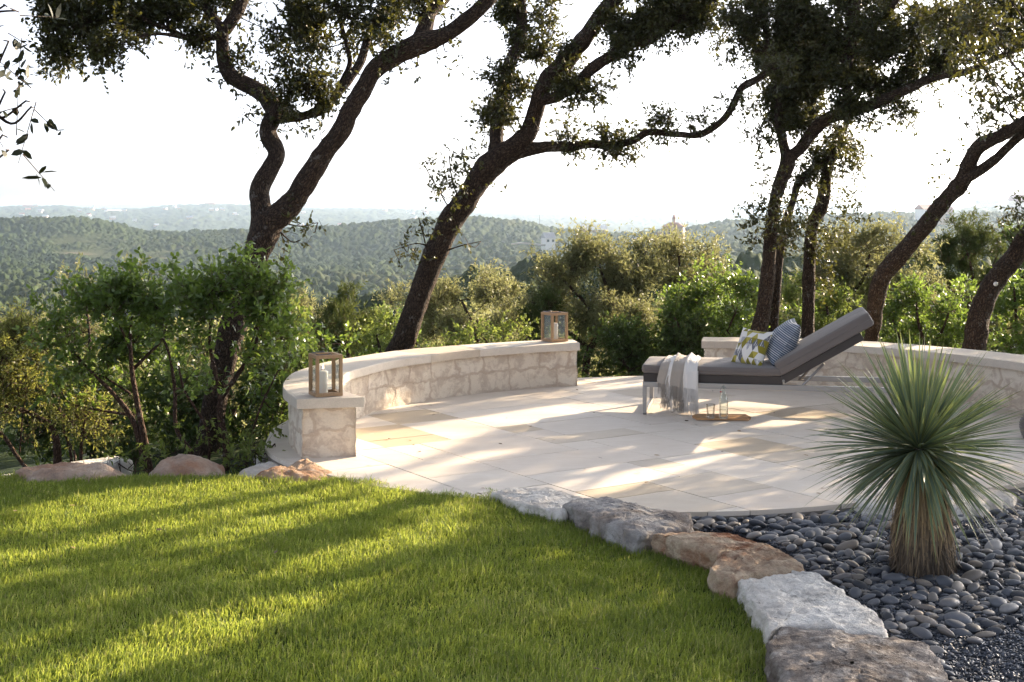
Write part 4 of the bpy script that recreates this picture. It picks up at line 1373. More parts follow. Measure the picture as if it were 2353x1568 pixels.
# oak E
t = Plant(seed=6, **OK_)
D = 15.6
eroot = [(1990, 855, 40), (2000, 790, 36), (2010, 723, 37), (2018, 664, 41), (2031, 629, 43), (2057, 601, 44), (2084, 570, 41), (2113, 533, 40), (2145, 495, 39), (2172, 461, 39), (2199, 432, 41), (2219, 403, 41), (2230, 368, 37), (2253, 334, 35), (2301, 312, 31), (2353, 280, 28), (2430, 225, 24)]
t.limb(eroot, D, D - 4.2, 18)
t.limb([(2215, 412, 30), (2253, 391, 26), (2287, 366, 24), (2318, 337, 24), (2353, 306, 22), (2430, 255, 18)], D - 2.75, D - 3.9, 14)
for b in [(2290, 190, 60, 44, 1.7), (2330, 230, 40, 50, 1.9), (2270, 235, 40, 26, 1.1), (2310, 270, 40, 36, 1.9), (2265, 290, 28, 26, 1.1), (2250, 322, 22, 14, .9), (2340, 180, 40, 40, 1.6), (2245, 210, 14, 14, .4), (2400, 220, 50, 60, 1.6), (2200, 60, 70, 50, 1.8), (2280, 50, 70, 50, 1.9), (2330, 110, 50, 50, 1.8), (2220, 120, 60, 40, 1.8), (2150, 90, 50, 44, 1.5), (2190, 165, 44, 22, 1.3), (2140, 40, 60, 40, 1.6), (2250, 10, 110, 30, 2), (2300, -30, 150, 30, 2), (2260, 150, 40, 26, 1.4)]:
    t.blob(*b[:4], b[4] * .5)
for b in [(2180, 400, 26, 20, .4), (2170, 430, 30, 16, .35), (2205, 370, 16, 24, .4), (2150, 470, 26, 10, .3), (2110, 512, 18, 8, .8), (2225, 440, 16, 6, .5)]:
    t.blob(*b, doff=-.2)
te = t.done('live_oak', 'oak leaning right behind the backrest of the lounger, round metal disc on its trunk', 'tree', P(1990, 860, D), OAKS)
t = Plant(seed=7, **OK_)
D = 14.9
t.limb([(2222, 860, 60), (2236, 810, 55), (2246, 760, 53), (2256, 715, 52), (2270, 673, 50), (2294, 635, 48), (2326, 594, 46), (2353, 553, 44), (2410, 480, 42), (2480, 390, 40), (2550, 270, 34), (2600, 120, 28), (2620, -50, 22)], D, D + .6, 20)
t.limb([(2480, 390, 26), (2560, 350, 22), (2650, 290, 18), (2760, 220, 12)], D + .4, D + 1, 12)
for b in [(2335, 490, 26, 40, .6), (2320, 530, 26, 30, .35), (2345, 470, 20, 40, .35), (2300, 520, 12, 44, .3)]:
    t.blob(*b, doff=-.4)
for b in [(2580, -90, 120, 60, 1.2), (2690, 60, 70, 40, .8)]:
    t.blob(*b)
tf = t.done('live_oak', 'thick oak trunk at the right edge leaning out of view, round metal disc on it', 'tree', P(2222, 865, D), OAKS)
for root, px, py, d in ((te, 2040, 650, 15.6 - .8 - .31), (tf, 2288, 653, 14.9 + .06 - .29)):
    mb = MB()
    mb.lathe([(0.001, .004), (.024, .004), (.026, 0), (.024, -.004), (.001, -.004)], 20)
    v = mb.v[0]
    mb.v[0] = v[:, [0, 2, 1]] * np.array([1, -1, 1])
    c = P(px, py, d) - np.array(root.location)
    mb.v[0] = mb.v[0] + c
    mb.build('tree_tag', M['tag_metal'], root, True)

# branch tips of an oak standing just outside the picture on the left
t = Plant('painted_shade_leaf', 'oak_bark', .052, .021, .13, six=True, seed=8, droop=.05)
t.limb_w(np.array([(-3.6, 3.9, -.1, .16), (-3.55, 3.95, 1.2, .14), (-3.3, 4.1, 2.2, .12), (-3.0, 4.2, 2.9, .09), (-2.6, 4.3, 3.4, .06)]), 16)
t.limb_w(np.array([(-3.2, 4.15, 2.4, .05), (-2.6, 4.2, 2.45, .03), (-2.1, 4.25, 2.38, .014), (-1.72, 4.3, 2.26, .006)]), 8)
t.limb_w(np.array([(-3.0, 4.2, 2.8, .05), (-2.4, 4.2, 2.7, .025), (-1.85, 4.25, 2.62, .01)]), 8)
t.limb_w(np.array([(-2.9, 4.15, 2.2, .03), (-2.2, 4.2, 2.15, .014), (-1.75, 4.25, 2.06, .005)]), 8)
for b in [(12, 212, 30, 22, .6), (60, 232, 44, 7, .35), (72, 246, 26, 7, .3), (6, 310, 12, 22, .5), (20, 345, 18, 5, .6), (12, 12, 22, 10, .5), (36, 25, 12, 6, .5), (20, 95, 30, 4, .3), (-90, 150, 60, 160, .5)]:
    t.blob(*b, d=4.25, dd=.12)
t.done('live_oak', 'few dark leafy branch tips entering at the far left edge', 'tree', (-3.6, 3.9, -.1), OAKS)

# ------------------------------------------------------------------ oaks just outside the picture on the right, whose crowns shade lawn and terrace
def lit(px):
    """which ground points, seen in the picture, the photograph shows in sun (1) or shade (0)"""
    r = np.full(len(px), .5)
    x, y = px[:, 0], px[:, 1]
    terr = (y < 1100) | (x > 1130)
    z = lambda pts: [(a / 3.151, 1091.5 + b / 3.151) for a, b in pts]
    s = np.ones(len(px))
    def poly(val, p):
        s[in_poly(px, p)] = val
    # lawn
    poly(0, z([(330, 20), (1150, 20), (950, 90), (620, 140), (400, 140), (0, 180), (0, 130), (330, 70)]))
    poly(0, z([(2500, 40), (2300, 105), (1800, 190), (1400, 280), (900, 370), (500, 490), (-600, 640), (-600, 540), (450, 390), (900, 290), (1400, 215), (1800, 130), (2300, 50)]))
    poly(0, z([(2600, 160), (2000, 270), (1600, 360), (1250, 490), (1050, 610), (700, 650), (300, 710), (-600, 860), (-600, 760), (400, 590), (850, 510), (1250, 410), (1700, 320), (2353, 160)]))
    poly(0, z([(3000, 330), (2353, 560), (1900, 610), (1600, 710), (1300, 790), (900, 830), (600, 910), (-600, 1100), (-600, 980), (600, 790), (1100, 740), (1500, 630), (2000, 470), (2353, 430), (3000, 260)]))
    poly(0, z([(3000, 600), (2353, 860), (1500, 880), (1000, 1000), (400, 1090), (-600, 1290), (-600, 1170), (400, 1000), (1000, 930), (1500, 800), (2353, 720), (3000, 520)]))
    poly(0, [(1190, 1145), (1130, 1195), (1000, 1262), (880, 1325), (740, 1400), (600, 1460), (420, 1515), (240, 1570), (-200, 1680), (-200, 2200), (3200, 2200), (3200, 1140)])
    # terrace
    poly(0, [(780, 1112), (951, 1066), (1048, 1027), (1085, 1011), (1134, 990), (1219, 972), (1300, 963), (1445, 958), (1600, 962), (1640, 975), (1680, 985), (1790, 985), (1900, 960), (1960, 940), (2400, 920), (3200, 900), (3200, 1300), (1130, 1300), (1050, 1125)])
    poly(1, [(829, 1115), (951, 1074), (1121, 1034), (1241, 1026), (1165, 1044), (1104, 1058), (1048, 1090), (1012, 1112)])
    poly(1, [(1260, 1140), (1304, 1091), (1409, 1054), (1492, 1026), (1550, 1011), (1666, 1016), (1740, 1020), (1720, 1036), (1640, 1064), (1540, 1090), (1440, 1128), (1380, 1145)])
    poly(1, [(1592, 1000), (1617, 988), (1700, 986), (1770, 994), (1700, 1004)])
    poly(1, [(1190, 992), (1266, 961), (1565, 967), (1707, 1006), (1545, 1060), (1456, 1066), (1435, 1021)])     # the lounger's own shadow falls here
    poly(0, [(833, 976), (1091, 942), (1306, 911), (1326, 903), (1472, 886), (1472, 932), (1326, 924), (1213, 940), (1091, 959), (833, 997)])
    return s

def shade_trees():
    h = np.array([math.sin(SUN_AZ), math.cos(SUN_AZ)]); k = math.tan(SUN_EL)
    N = 260000
    g = np.c_[rng.uniform(-4.5, 5.2, N), rng.uniform(4.2, 14.2, N)]
    px = to_px(np.c_[g, np.zeros(N)])
    ok = (px[:, 0] > -150) & (px[:, 0] < 2700) & (px[:, 1] < 1700)
    g, px = g[ok], px[ok]
    sh = lit(px) < .5
    g = g[sh]; px_g = px[sh]
    # ray towards the sun: leave the picture's right edge, then hang the leaf a little farther
    tmin = (.425 * g[:, 1] - g[:, 0]) / (h[0] - .425 * h[1])
    tmin = np.maximum(tmin, 4.5) + .4
    t_ = tmin + rng.uniform(0, 2.6, len(g))
    p = np.c_[g + h * t_[:, None], t_ * k]
    m_ = (p[:, 2] > .5) & (p[:, 2] < 6)
    lawn_g = in_poly(g, LAWN) & (px_g[:, 0] < 900)
    p = p[m_]
    p = p[rng.random(len(p)) < np.where(lawn_g, .36, .32)[m_]]
    specs = [('live_oak', 'wide low branching oak outside the picture at right', (8.6, 15.4), 4.4), ('live_oak', 'second low branching oak outside the picture at right', (7.6, 12.2), 3.6), ('live_oak', 'farther low branching oak outside the picture at right', (10.0, 18.0), 4.6)]
    bases = np.array([s[2] for s in specs])
    own = np.argmin(((p[:, None, :2] - bases[None]) ** 2).sum(2), 1)
    for k_, (nm, lab, b, hgt) in enumerate(specs):
        q = p[own == k_]
        t = Plant('oak_leaf', 'oak_bark', .085, .042, seed=60 + k_)
        z0 = float(ground_at(b[0], b[1])[0])
        t.limb_w(np.array([(b[0], b[1], z0, .2), (b[0] + .1, b[1] + .1, z0 + 1.2, .16), (b[0] + .3, b[1] - .1, 1.9, .13), (b[0] + .2, b[1] + .2, hgt, .06)]), 16)
        if len(q):
            # limbs towards the leafiest spots
            cc = q[rng.choice(len(q), 9)]
            for c in cc:
                s0 = np.array([b[0] + .15, b[1], np.clip(c[2] * .75, .6, hgt - .5)])
                t.limb_w(np.array([np.r_[s0, .035], np.r_[(s0 + c) / 2 + rng.normal(0, .12, 3), .02], np.r_[c, .008]]), 6, .05, 5)
            n = len(q)
            t.lm.leaves(q, unit(rng.normal(size=(n, 3))), unit(rng.normal(size=(n, 3)) * .7 + np.array([.3, .3, .8])), .085 * rng.uniform(.7, 1.2, n), .042 * rng.uniform(.7, 1.2, n), np.clip(rng.normal(.45, .2, n), 0, 1))
        t.done(nm, lab, 'tree', (b[0], b[1], z0), 'oaks shading the terrace from the right')
shade_trees()

# ------------------------------------------------------------------ shrubs and small trees beyond the terrace
LAU = dict(leaf='laurel_leaf', barkm='red_bark', L=.062, W=.03, spread=.15, six=True, up=.5, droop=0, twig=9)
BRI = dict(leaf='bright_leaf', barkm='shrub_bark', L=.055, W=.025, spread=.15, up=.5, droop=0, twig=9)
OLI = dict(leaf='olive_leaf', barkm='shrub_bark', L=.055, W=.018, spread=.2, up=.5, droop=0, twig=9)
YEL = dict(leaf='yellow_leaf', barkm='red_bark', L=.04, W=.018, spread=.16, up=.2, droop=.1, twig=8)
JUN = dict(leaf='juniper_leaf', barkm='red_bark', L=.06, W=.013, spread=.13, up=1.0, droop=-.3, twig=13)
UND = dict(leaf='under_leaf', barkm='shrub_bark', L=.07, W=.03, spread=.2, up=.3, droop=0, twig=8)

def shrub(name, label, cat, kind, seed, d, base, stems, blobs, group=None, dd=None, scale=1.0):
    k = dict(kind); k['L'] *= scale; k['W'] *= scale; k['spread'] *= max(1, scale * .8)
    t = Plant(seed=seed, **k)
    for s in stems:
        t.limb(s, d, d + random.uniform(-.3, .3), 8, .1, 6)
    for b in blobs:
        t.blob(*b[:5], d=d + (b[5] if len(b) > 5 else random.uniform(-.35, .35)), dd=dd)
    bx = P(base[0], base[1], d)
    return t.done(name, label, cat, bx, group)

SG = 'shrubs and small trees beyond the terrace'
# the two mountain laurels behind the lawn
shrub('laurel_shrub', 'big dark glossy laurel with reddish stems, left one of the pair behind the lawn', 'shrub', LAU, 20, 11.2, (345, 1120),
      [[(350, 1125, 17), (330, 1050, 16), (305, 965, 14), (260, 905, 11), (205, 850, 7), (160, 800, 4)], [(352, 1125, 17), (338, 1040, 15), (318, 940, 14), (303, 850, 11), (300, 760, 7), (310, 690, 4)],
       [(305, 850, 10), (340, 815, 8), (372, 780, 6), (385, 730, 4)], [(298, 800, 7), (270, 740, 5), (230, 690, 3)], [(310, 955, 8), (240, 945, 6), (165, 930, 4)], [(300, 905, 6), (225, 860, 5), (150, 840, 3)]],
      [(310, 690, 70, 60, 2.6), (260, 720, 70, 60, 2.6), (200, 710, 60, 60, 2.3), (330, 650, 44, 30, 2), (170, 690, 34, 34, 1.6), (110, 720, 34, 26, 1.5), (370, 720, 50, 60, 2.2), (240, 780, 80, 50, 2.4), (320, 770, 60, 40, 2), (150, 760, 46, 44, 1.7), (180, 830, 60, 44, 1.7), (250, 840, 50, 40, 1.5), (350, 830, 40, 44, 1.4), (130, 880, 50, 44, 1.2), (100, 800, 40, 40, 1.3), (200, 900, 50, 30, .9), (230, 660, 30, 24, 1.2), (290, 640, 26, 20, 1.2), (170, 660, 16, 18, .8)], SG)
shrub('laurel_shrub', 'big dark glossy laurel, right one of the pair, in front of the forked oak', 'shrub', LAU, 21, 11.0, (450, 1125),
      [[(452, 1125, 13), (440, 1045, 12), (405, 985, 10), (402, 900, 9), (390, 820, 7), (372, 770, 5)], [(520, 1130, 18), (518, 1020, 17), (505, 930, 14), (540, 870, 12), (585, 800, 10), (590, 740, 8), (575, 690, 5)],
       [(508, 935, 13), (497, 870, 10), (482, 790, 8), (485, 720, 6), (480, 670, 4)], [(470, 1125, 8), (480, 1000, 8), (425, 900, 6), (410, 840, 4)], [(560, 1100, 8), (590, 960, 6), (640, 850, 4)], [(590, 765, 6), (560, 720, 4), (540, 680, 3)]],
      [(520, 630, 60, 44, 2.6), (460, 660, 60, 50, 2.6), (580, 650, 60, 44, 2.6), (620, 680, 44, 50, 2.4), (550, 690, 70, 50, 2.8), (430, 700, 50, 50, 2.3), (490, 730, 60, 44, 2.3), (600, 730, 50, 34, 2.0), (540, 600, 26, 20, 1.3), (410, 650, 30, 30, 1.4), (640, 640, 24, 24, 1.4), (400, 760, 44, 50, 1.6), (470, 800, 50, 44, 1.3), (630, 780, 60, 40, 1.4), (560, 800, 50, 50, 1.2), (660, 830, 50, 44, 1.3), (430, 870, 40, 44, 1.0), (600, 880, 60, 50, .9), (670, 760, 40, 40, 1.2), (640, 930, 34, 30, .6), (480, 900, 50, 40, .7), (400, 930, 30, 30, .5)], SG)
shrub('yaupon_shrub', 'yellowish small leaved shrub with pale crooked stems at the left edge', 'shrub', YEL, 22, 11.6, (130, 1090),
      [[(128, 1105, 20), (132, 1040, 19), (120, 985, 14), (80, 955, 12), (20, 935, 9), (-60, 930, 6)], [(75, 1095, 11), (40, 1050, 10), (5, 1000, 10), (-50, 960, 7)], [(168, 1095, 9), (160, 1030, 8), (145, 985, 6), (135, 930, 4)], [(45, 1040, 4), (50, 975, 4), (60, 900, 3)]],
      [(50, 780, 70, 40, 1.8), (20, 830, 60, 50, 1.8), (90, 830, 50, 50, 1.5), (-60, 800, 80, 60, 1.8), (40, 890, 70, 44, 1.4), (100, 900, 44, 40, 1.0), (-40, 890, 60, 50, 1.4), (10, 950, 50, 30, .9), (90, 960, 40, 24, .6), (150, 950, 30, 24, .6), (30, 760, 20, 20, .8), (60, 1000, 44, 26, .3)], SG)
shrub('elbow_shrub', 'small sunlit yellow green bush on a pale stem above the sawn slab', 'shrub', YEL, 23, 11.4, (185, 1085),
      [[(186, 1095, 10), (186, 1040, 9), (190, 990, 7), (200, 950, 4)], [(168, 1090, 9), (172, 1045, 7), (150, 1000, 5)], [(187, 1010, 4), (225, 980, 3), (255, 970, 2)], [(190, 980, 4), (215, 930, 2)]],
      [(205, 950, 44, 30, 1.1), (235, 985, 40, 24, 1.0), (190, 985, 36, 24, .9), (250, 960, 24, 16, .7), (170, 950, 34, 30, .8), (215, 1005, 30, 12, .6), (265, 1000, 18, 10, .5)], SG)
shrub('ground_shrub', 'low broad leaved plant at the foot of the left stems, behind the rocks', 'plant', BRI, 24, 10.4, (310, 1095), [[(310, 1100, 4), (312, 1060, 3)], [(280, 1095, 3), (270, 1060, 2)]], [(312, 1060, 24, 24, 1.1), (275, 1058, 24, 14, .9), (340, 1080, 16, 12, .8)], SG, .2, 1.1)
shrub('ground_shrub', 'low broad leaved plant with upright shoots beside the wall pillar', 'plant', BRI, 25, 10.6, (590, 1095), [[(590, 1100, 4), (585, 1040, 3)], [(640, 1095, 4), (632, 1020, 2)], [(560, 1095, 3), (550, 1050, 2)]], [(585, 1035, 40, 28, 1.1), (545, 1050, 30, 24, 1.0), (625, 1035, 24, 30, .7), (570, 1065, 40, 16, 1.1), (400, 1040, 30, 34, .8), (430, 1020, 40, 30, .6)], SG, .25)
# dark understory that closes the view behind the stems
def mass(label, kind, seed, d, boxes, base, scale=1.5, name='understory_shrub', cat='shrub', stems=None, dd=.6):
    st = stems or [[(base[0], base[1], 12), (base[0] + 6, (base[1] + boxes[0][1]) / 2, 9), (boxes[0][0], boxes[0][1], 5)]]
    return shrub(name, label, cat, kind, seed, d, base, st, boxes, SG, dd, scale)
mass('dark evergreen bush filling the gap behind the left laurel', UND, 30, 13.6, [(120, 930, 120, 90, 2.0), (250, 960, 110, 90, 2.2), (60, 1010, 110, 60, 2.0), (200, 1040, 120, 40, 2.0), (330, 1030, 80, 50, 2.0)], (200, 1100))
mass('dark evergreen bush filling the gap behind the right laurel', UND, 31, 13.8, [(420, 930, 110, 90, 2.2), (560, 950, 110, 90, 2.2), (480, 1020, 120, 60, 2.0), (620, 1000, 70, 60, 2.2), (380, 1040, 80, 44, 1.8)], (480, 1100))
mass('deep shaded bush behind the outer side of the wall pillar', UND, 32, 13.2, [(650, 930, 60, 60, 2.4), (680, 860, 60, 60, 2.2), (620, 880, 60, 60, 2.0), (640, 1000, 50, 44, 2.0)], (640, 1080), 1.2)
mass('sunlit mid green bush between the forked oak and the lantern', BRI, 33, 14.2, [(660, 770, 60, 50, 1.8), (700, 830, 44, 44, 1.7), (620, 830, 60, 50, 1.7), (560, 800, 60, 60, 1.5), (690, 720, 34, 30, 1.2), (640, 720, 40, 30, 1.1)], (660, 960), 1.1, 'laurel_shrub')
mass('silvery green bush behind the top of the right laurel', OLI, 34, 19, [(690, 720, 60, 40, 1.4), (640, 740, 60, 40, 1.4), (720, 760, 50, 40, 1.5)], (690, 880), 1.2, 'olive_bush')
mass('silvery shoots rising behind the left laurel', OLI, 35, 15.5, [(190, 660, 24, 36, .7), (280, 640, 30, 24, .8), (240, 680, 40, 30, 1.0), (130, 790, 100, 40, 1.4), (20, 770, 90, 26, 1.4)], (200, 900), 1.0, 'olive_bush')
# middle
mass('feathery upright juniper left of the leaning trunk', JUN, 40, 17, [(795, 705, 24, 34, 2.0), (790, 745, 44, 40, 2.4), (815, 775, 44, 40, 2.4), (760, 780, 44, 34, 2.2), (840, 745, 26, 30, 1.5), (790, 810, 60, 26, 2.2), (745, 745, 24, 24, 1.2), (800, 680, 10, 14, 1.2)], (795, 900), 1.3, 'juniper', 'tree')
mass('bright green bush at the foot of the leaning trunk', BRI, 41, 16.4, [(865, 770, 50, 30, 1.8), (900, 745, 34, 26, 1.6), (840, 795, 44, 22, 1.7), (900, 790, 34, 22, 1.6)], (870, 880), 1.1, 'laurel_shrub')
mass('glossy shoots close behind the nearer lantern', LAU, 42, 14.4, [(780, 790, 34, 18, 1.1), (730, 790, 34, 26, 1.3), (800, 772, 14, 14, .9), (730, 850, 44, 44, 1.7), (710, 760, 30, 30, .8)], (760, 920), 1.0, 'laurel_shrub')
mass('silver green bush right of the leaning trunk', OLI, 43, 19.5, [(1060, 690, 60, 44, 1.8), (1120, 690, 60, 44, 1.9), (1010, 720, 44, 40, 1.8), (1180, 700, 40, 34, 1.7), (1090, 650, 44, 20, 1.2), (1150, 655, 30, 20, 1.0), (1060, 740, 80, 34, 1.8), (1160, 745, 60, 34, 1.8), (920, 690, 40, 26, 1.2), (985, 770, 50, 34, 1.8)], (1090, 860), 1.15, 'olive_bush')
mass('low bright laurel shoots above the middle of the lantern wall', BRI, 44, 16.2, [(1110, 775, 34, 18, 1.4), (1160, 775, 50, 18, 1.6), (1200, 778, 34, 14, 1.5), (1090, 765, 18, 20, 1.2), (1050, 795, 50, 14, 1.6)], (1130, 860), 1.1, 'laurel_shrub')
mass('dark juniper left of the farther lantern', JUN, 45, 18, [(1225, 740, 30, 40, 2.2), (1250, 700, 40, 34, 2.0), (1215, 780, 40, 30, 2.0), (1280, 690, 40, 30, 1.6)], (1230, 880), 1.3, 'juniper', 'tree')
shrub('olive_tree', 'broad olive toned tree with dark inner boughs behind the farther lantern', 'tree', OLI, 46, 18.6, (1340, 900),
      [[(1345, 905, 20), (1350, 820, 18), (1380, 760, 15), (1400, 690, 11), (1380, 620, 7)], [(1350, 800, 14), (1300, 760, 11), (1260, 740, 7)], [(1380, 740, 10), (1330, 680, 8), (1290, 640, 5)], [(1390, 720, 9), (1440, 680, 7), (1460, 640, 4)]],
      [(1380, 590, 60, 40, 1.8), (1320, 610, 60, 44, 1.9), (1270, 640, 50, 34, 1.6), (1430, 620, 50, 44, 1.8), (1390, 650, 70, 40, 2.0), (1310, 670, 70, 40, 1.9), (1350, 555, 24, 26, 1.1), (1400, 565, 30, 30, 1.1), (1450, 670, 60, 50, 2.0), (1250, 690, 50, 34, 1.6), (1380, 720, 70, 44, 1.8), (1300, 730, 60, 40, 1.7), (1440, 750, 70, 50, 2.2), (1370, 790, 80, 50, 2.2), (1300, 560, 24, 18, .8), (1250, 600, 24, 12, .7), (1345, 535, 10, 14, .8)], SG, None, 1.15)
mass('yellow olive bush with upright shoots below the big house', OLI, 47, 19.5, [(1560, 590, 70, 40, 1.7), (1490, 590, 44, 34, 1.6), (1620, 600, 40, 34, 1.5), (1540, 640, 90, 44, 2.0), (1640, 640, 40, 40, 1.8), (1500, 560, 26, 26, .9), (1570, 558, 30, 22, .8), (1620, 565, 24, 26, .7), (1480, 640, 44, 44, 1.8)], (1560, 860), 1.15, 'olive_bush')
mass('deep green bush behind the foot end of the lounger', UND, 48, 16.6, [(1400, 800, 80, 60, 2.4), (1360, 840, 60, 30, 2.2), (1460, 790, 60, 60, 2.2), (1500, 840, 80, 34, 2.2), (1420, 850, 90, 24, 2.2), (1560, 800, 60, 60, 2.2), (1600, 850, 60, 24, 2.0)], (1440, 900), 1.0)
mass('grey green fine leaved bush between the olive tree and the laurel', OLI, 49, 17.4, [(1440, 730, 60, 60, 2.0), (1400, 770, 50, 44, 2.0), (1480, 760, 50, 50, 2.0)], (1450, 900), 1.0, 'olive_bush')
shrub('laurel_shrub', 'rounded bright green laurel behind the throw end of the lounger', 'shrub', LAU, 50, 16.8, (1600, 880),
      [[(1620, 890, 12), (1625, 820, 11), (1605, 760, 8), (1600, 700, 5)], [(1622, 830, 8), (1660, 780, 6), (1690, 720, 4)], [(1620, 850, 8), (1580, 790, 6), (1550, 730, 4)]],
      [(1560, 690, 60, 44, 2.0), (1630, 670, 60, 44, 2.0), (1690, 660, 44, 40, 1.9), (1530, 740, 50, 44, 2.0), (1600, 740, 70, 44, 2.2), (1680, 730, 50, 50, 2.1), (1720, 680, 34, 40, 1.6), (1560, 790, 60, 40, 1.9), (1640, 790, 60, 40, 1.9), (1710, 780, 34, 44, 1.8), (1600, 640, 30, 18, 1.0), (1660, 630, 30, 16, 1.1)], SG, None, .85)
# right
shrub('scrub_oak', 'sunlit yellow olive scrub oak between the upright trunks and the leaning one', 'tree', OLI, 51, 19.2, (1960, 850),
      [[(1970, 860, 14), (1960, 740, 12), (1950, 690, 10), (1985, 640, 8), (2000, 580, 5)], [(1955, 700, 8), (1920, 640, 6), (1900, 580, 4)], [(1950, 750, 6), (2010, 735, 6), (2060, 700, 4)]],
      [(1920, 570, 50, 40, 1.7), (1980, 570, 50, 40, 1.7), (2030, 560, 44, 34, 1.4), (1950, 620, 70, 40, 1.9), (2030, 610, 44, 40, 1.7), (1940, 670, 60, 34, 1.6), (2000, 680, 50, 44, 1.8), (2060, 545, 30, 20, .9), (1890, 620, 40, 40, 1.4), (1990, 730, 60, 40, 1.8), (2060, 650, 30, 60, 1.3), (2110, 590, 24, 40, .9), (2140, 560, 20, 20, .6), (1960, 530, 34, 16, .8)], SG, None, 1.2)
mass('bright laurel between the two upright trunks', BRI, 52, 17.8, [(1900, 700, 40, 40, 2.0), (1930, 740, 40, 40, 2.0), (1815, 720, 34, 50, 1.8), (1820, 660, 30, 34, 1.4), (1900, 770, 40, 30, 2.0), (1815, 780, 40, 34, 1.9), (1940, 690, 20, 20, 1.0)], (1900, 860), 1.1, 'laurel_shrub')
shrub('juniper', 'dark spreading juniper on the right in front of the hazy ridge', 'tree', JUN, 53, 21, (2210, 850),
      [[(2215, 860, 14), (2205, 760, 12), (2225, 700, 11), (2235, 640, 8), (2220, 570, 5)], [(2225, 700, 8), (2180, 660, 6), (2130, 640, 4)], [(2230, 670, 7), (2270, 630, 5), (2290, 590, 3)]],
      [(2215, 560, 50, 30, 2.0), (2250, 540, 34, 26, 1.9), (2205, 525, 20, 20, 1.8), (2240, 512, 16, 12, 1.6), (2270, 580, 40, 34, 2.0), (2180, 590, 44, 26, 2.0), (2140, 610, 44, 26, 2.1), (2225, 600, 50, 30, 1.8), (2120, 640, 34, 20, 1.8), (2290, 620, 34, 30, 1.6), (2170, 650, 40, 20, 1.6), (2240, 650, 40, 24, 1.2)], SG, None, 1.4)
mass('pale scrub oak shoots below the spreading juniper', OLI, 54, 18.6, [(2130, 660, 34, 26, 1.1), (2090, 690, 34, 34, 1.3), (2180, 670, 34, 16, .9), (2110, 720, 50, 40, 1.6)], (2110, 860), 1.1, 'olive_bush')
shrub('laurel_shrub', 'rounded sunlit laurel between the two tagged oak trunks', 'shrub', LAU, 55, 16.8, (2120, 870),
      [[(2120, 880, 12), (2125, 800, 10), (2110, 740, 7), (2105, 690, 4)], [(2122, 820, 8), (2160, 770, 6), (2180, 720, 4)], [(2122, 830, 8), (2070, 780, 6), (2050, 730, 4)]],
      [(2090, 680, 44, 34, 1.9), (2140, 690, 50, 34, 2.0), (2180, 720, 34, 40, 1.9), (2070, 730, 44, 40, 2.0), (2130, 750, 60, 40, 2.2), (2190, 770, 34, 40, 2.0), (2060, 780, 44, 34, 2.0), (2130, 800, 70, 34, 2.2), (2210, 680, 24, 20, 1.2)], SG, None, .85)
mass('shaded laurel at the right edge behind the thick trunk', LAU, 56, 16.4, [(2330, 660, 50, 50, 2.0), (2300, 720, 44, 44, 2.0), (2370, 740, 60, 60, 2.2), (2220, 760, 34, 50, 1.9), (2310, 790, 60, 34, 2.2), (2420, 680, 60, 60, 2.0), (2210, 680, 30, 34, 1.5)], (2330, 880), 1.1, 'laurel_shrub')
mass('dark bush low between the leaning oak and the upright oaks', UND, 57, 17.6, [(1950, 790, 60, 34, 2.2), (2040, 800, 60, 30, 2.2), (1840, 800, 60, 30, 2.0), (1760, 800, 50, 34, 2.0), (2250, 820, 90, 24, 2.2), (1690, 840, 50, 34, 2.0)], (1950, 870), 1.1)
mass('dark tree at the far right edge above the juniper', UND, 58, 23, [(2330, 560, 50, 34, 2.0), (2350, 600, 50, 40, 2.0), (2400, 560, 60, 50, 2.0)], (2350, 800), 1.4, 'dark_tree', 'tree')
mass('bush outside the picture to the left', YEL, 59, 12.5, [(-160, 850, 90, 80, 1.8), (-230, 920, 110, 90, 1.8)], (-160, 1080), 1.3)
mass('bush outside the picture to the right', LAU, 61, 17, [(2520, 700, 90, 70, 1.8), (2600, 760, 110, 70, 1.8), (2500, 800, 90, 40, 1.8)], (2540, 900), 1.3)

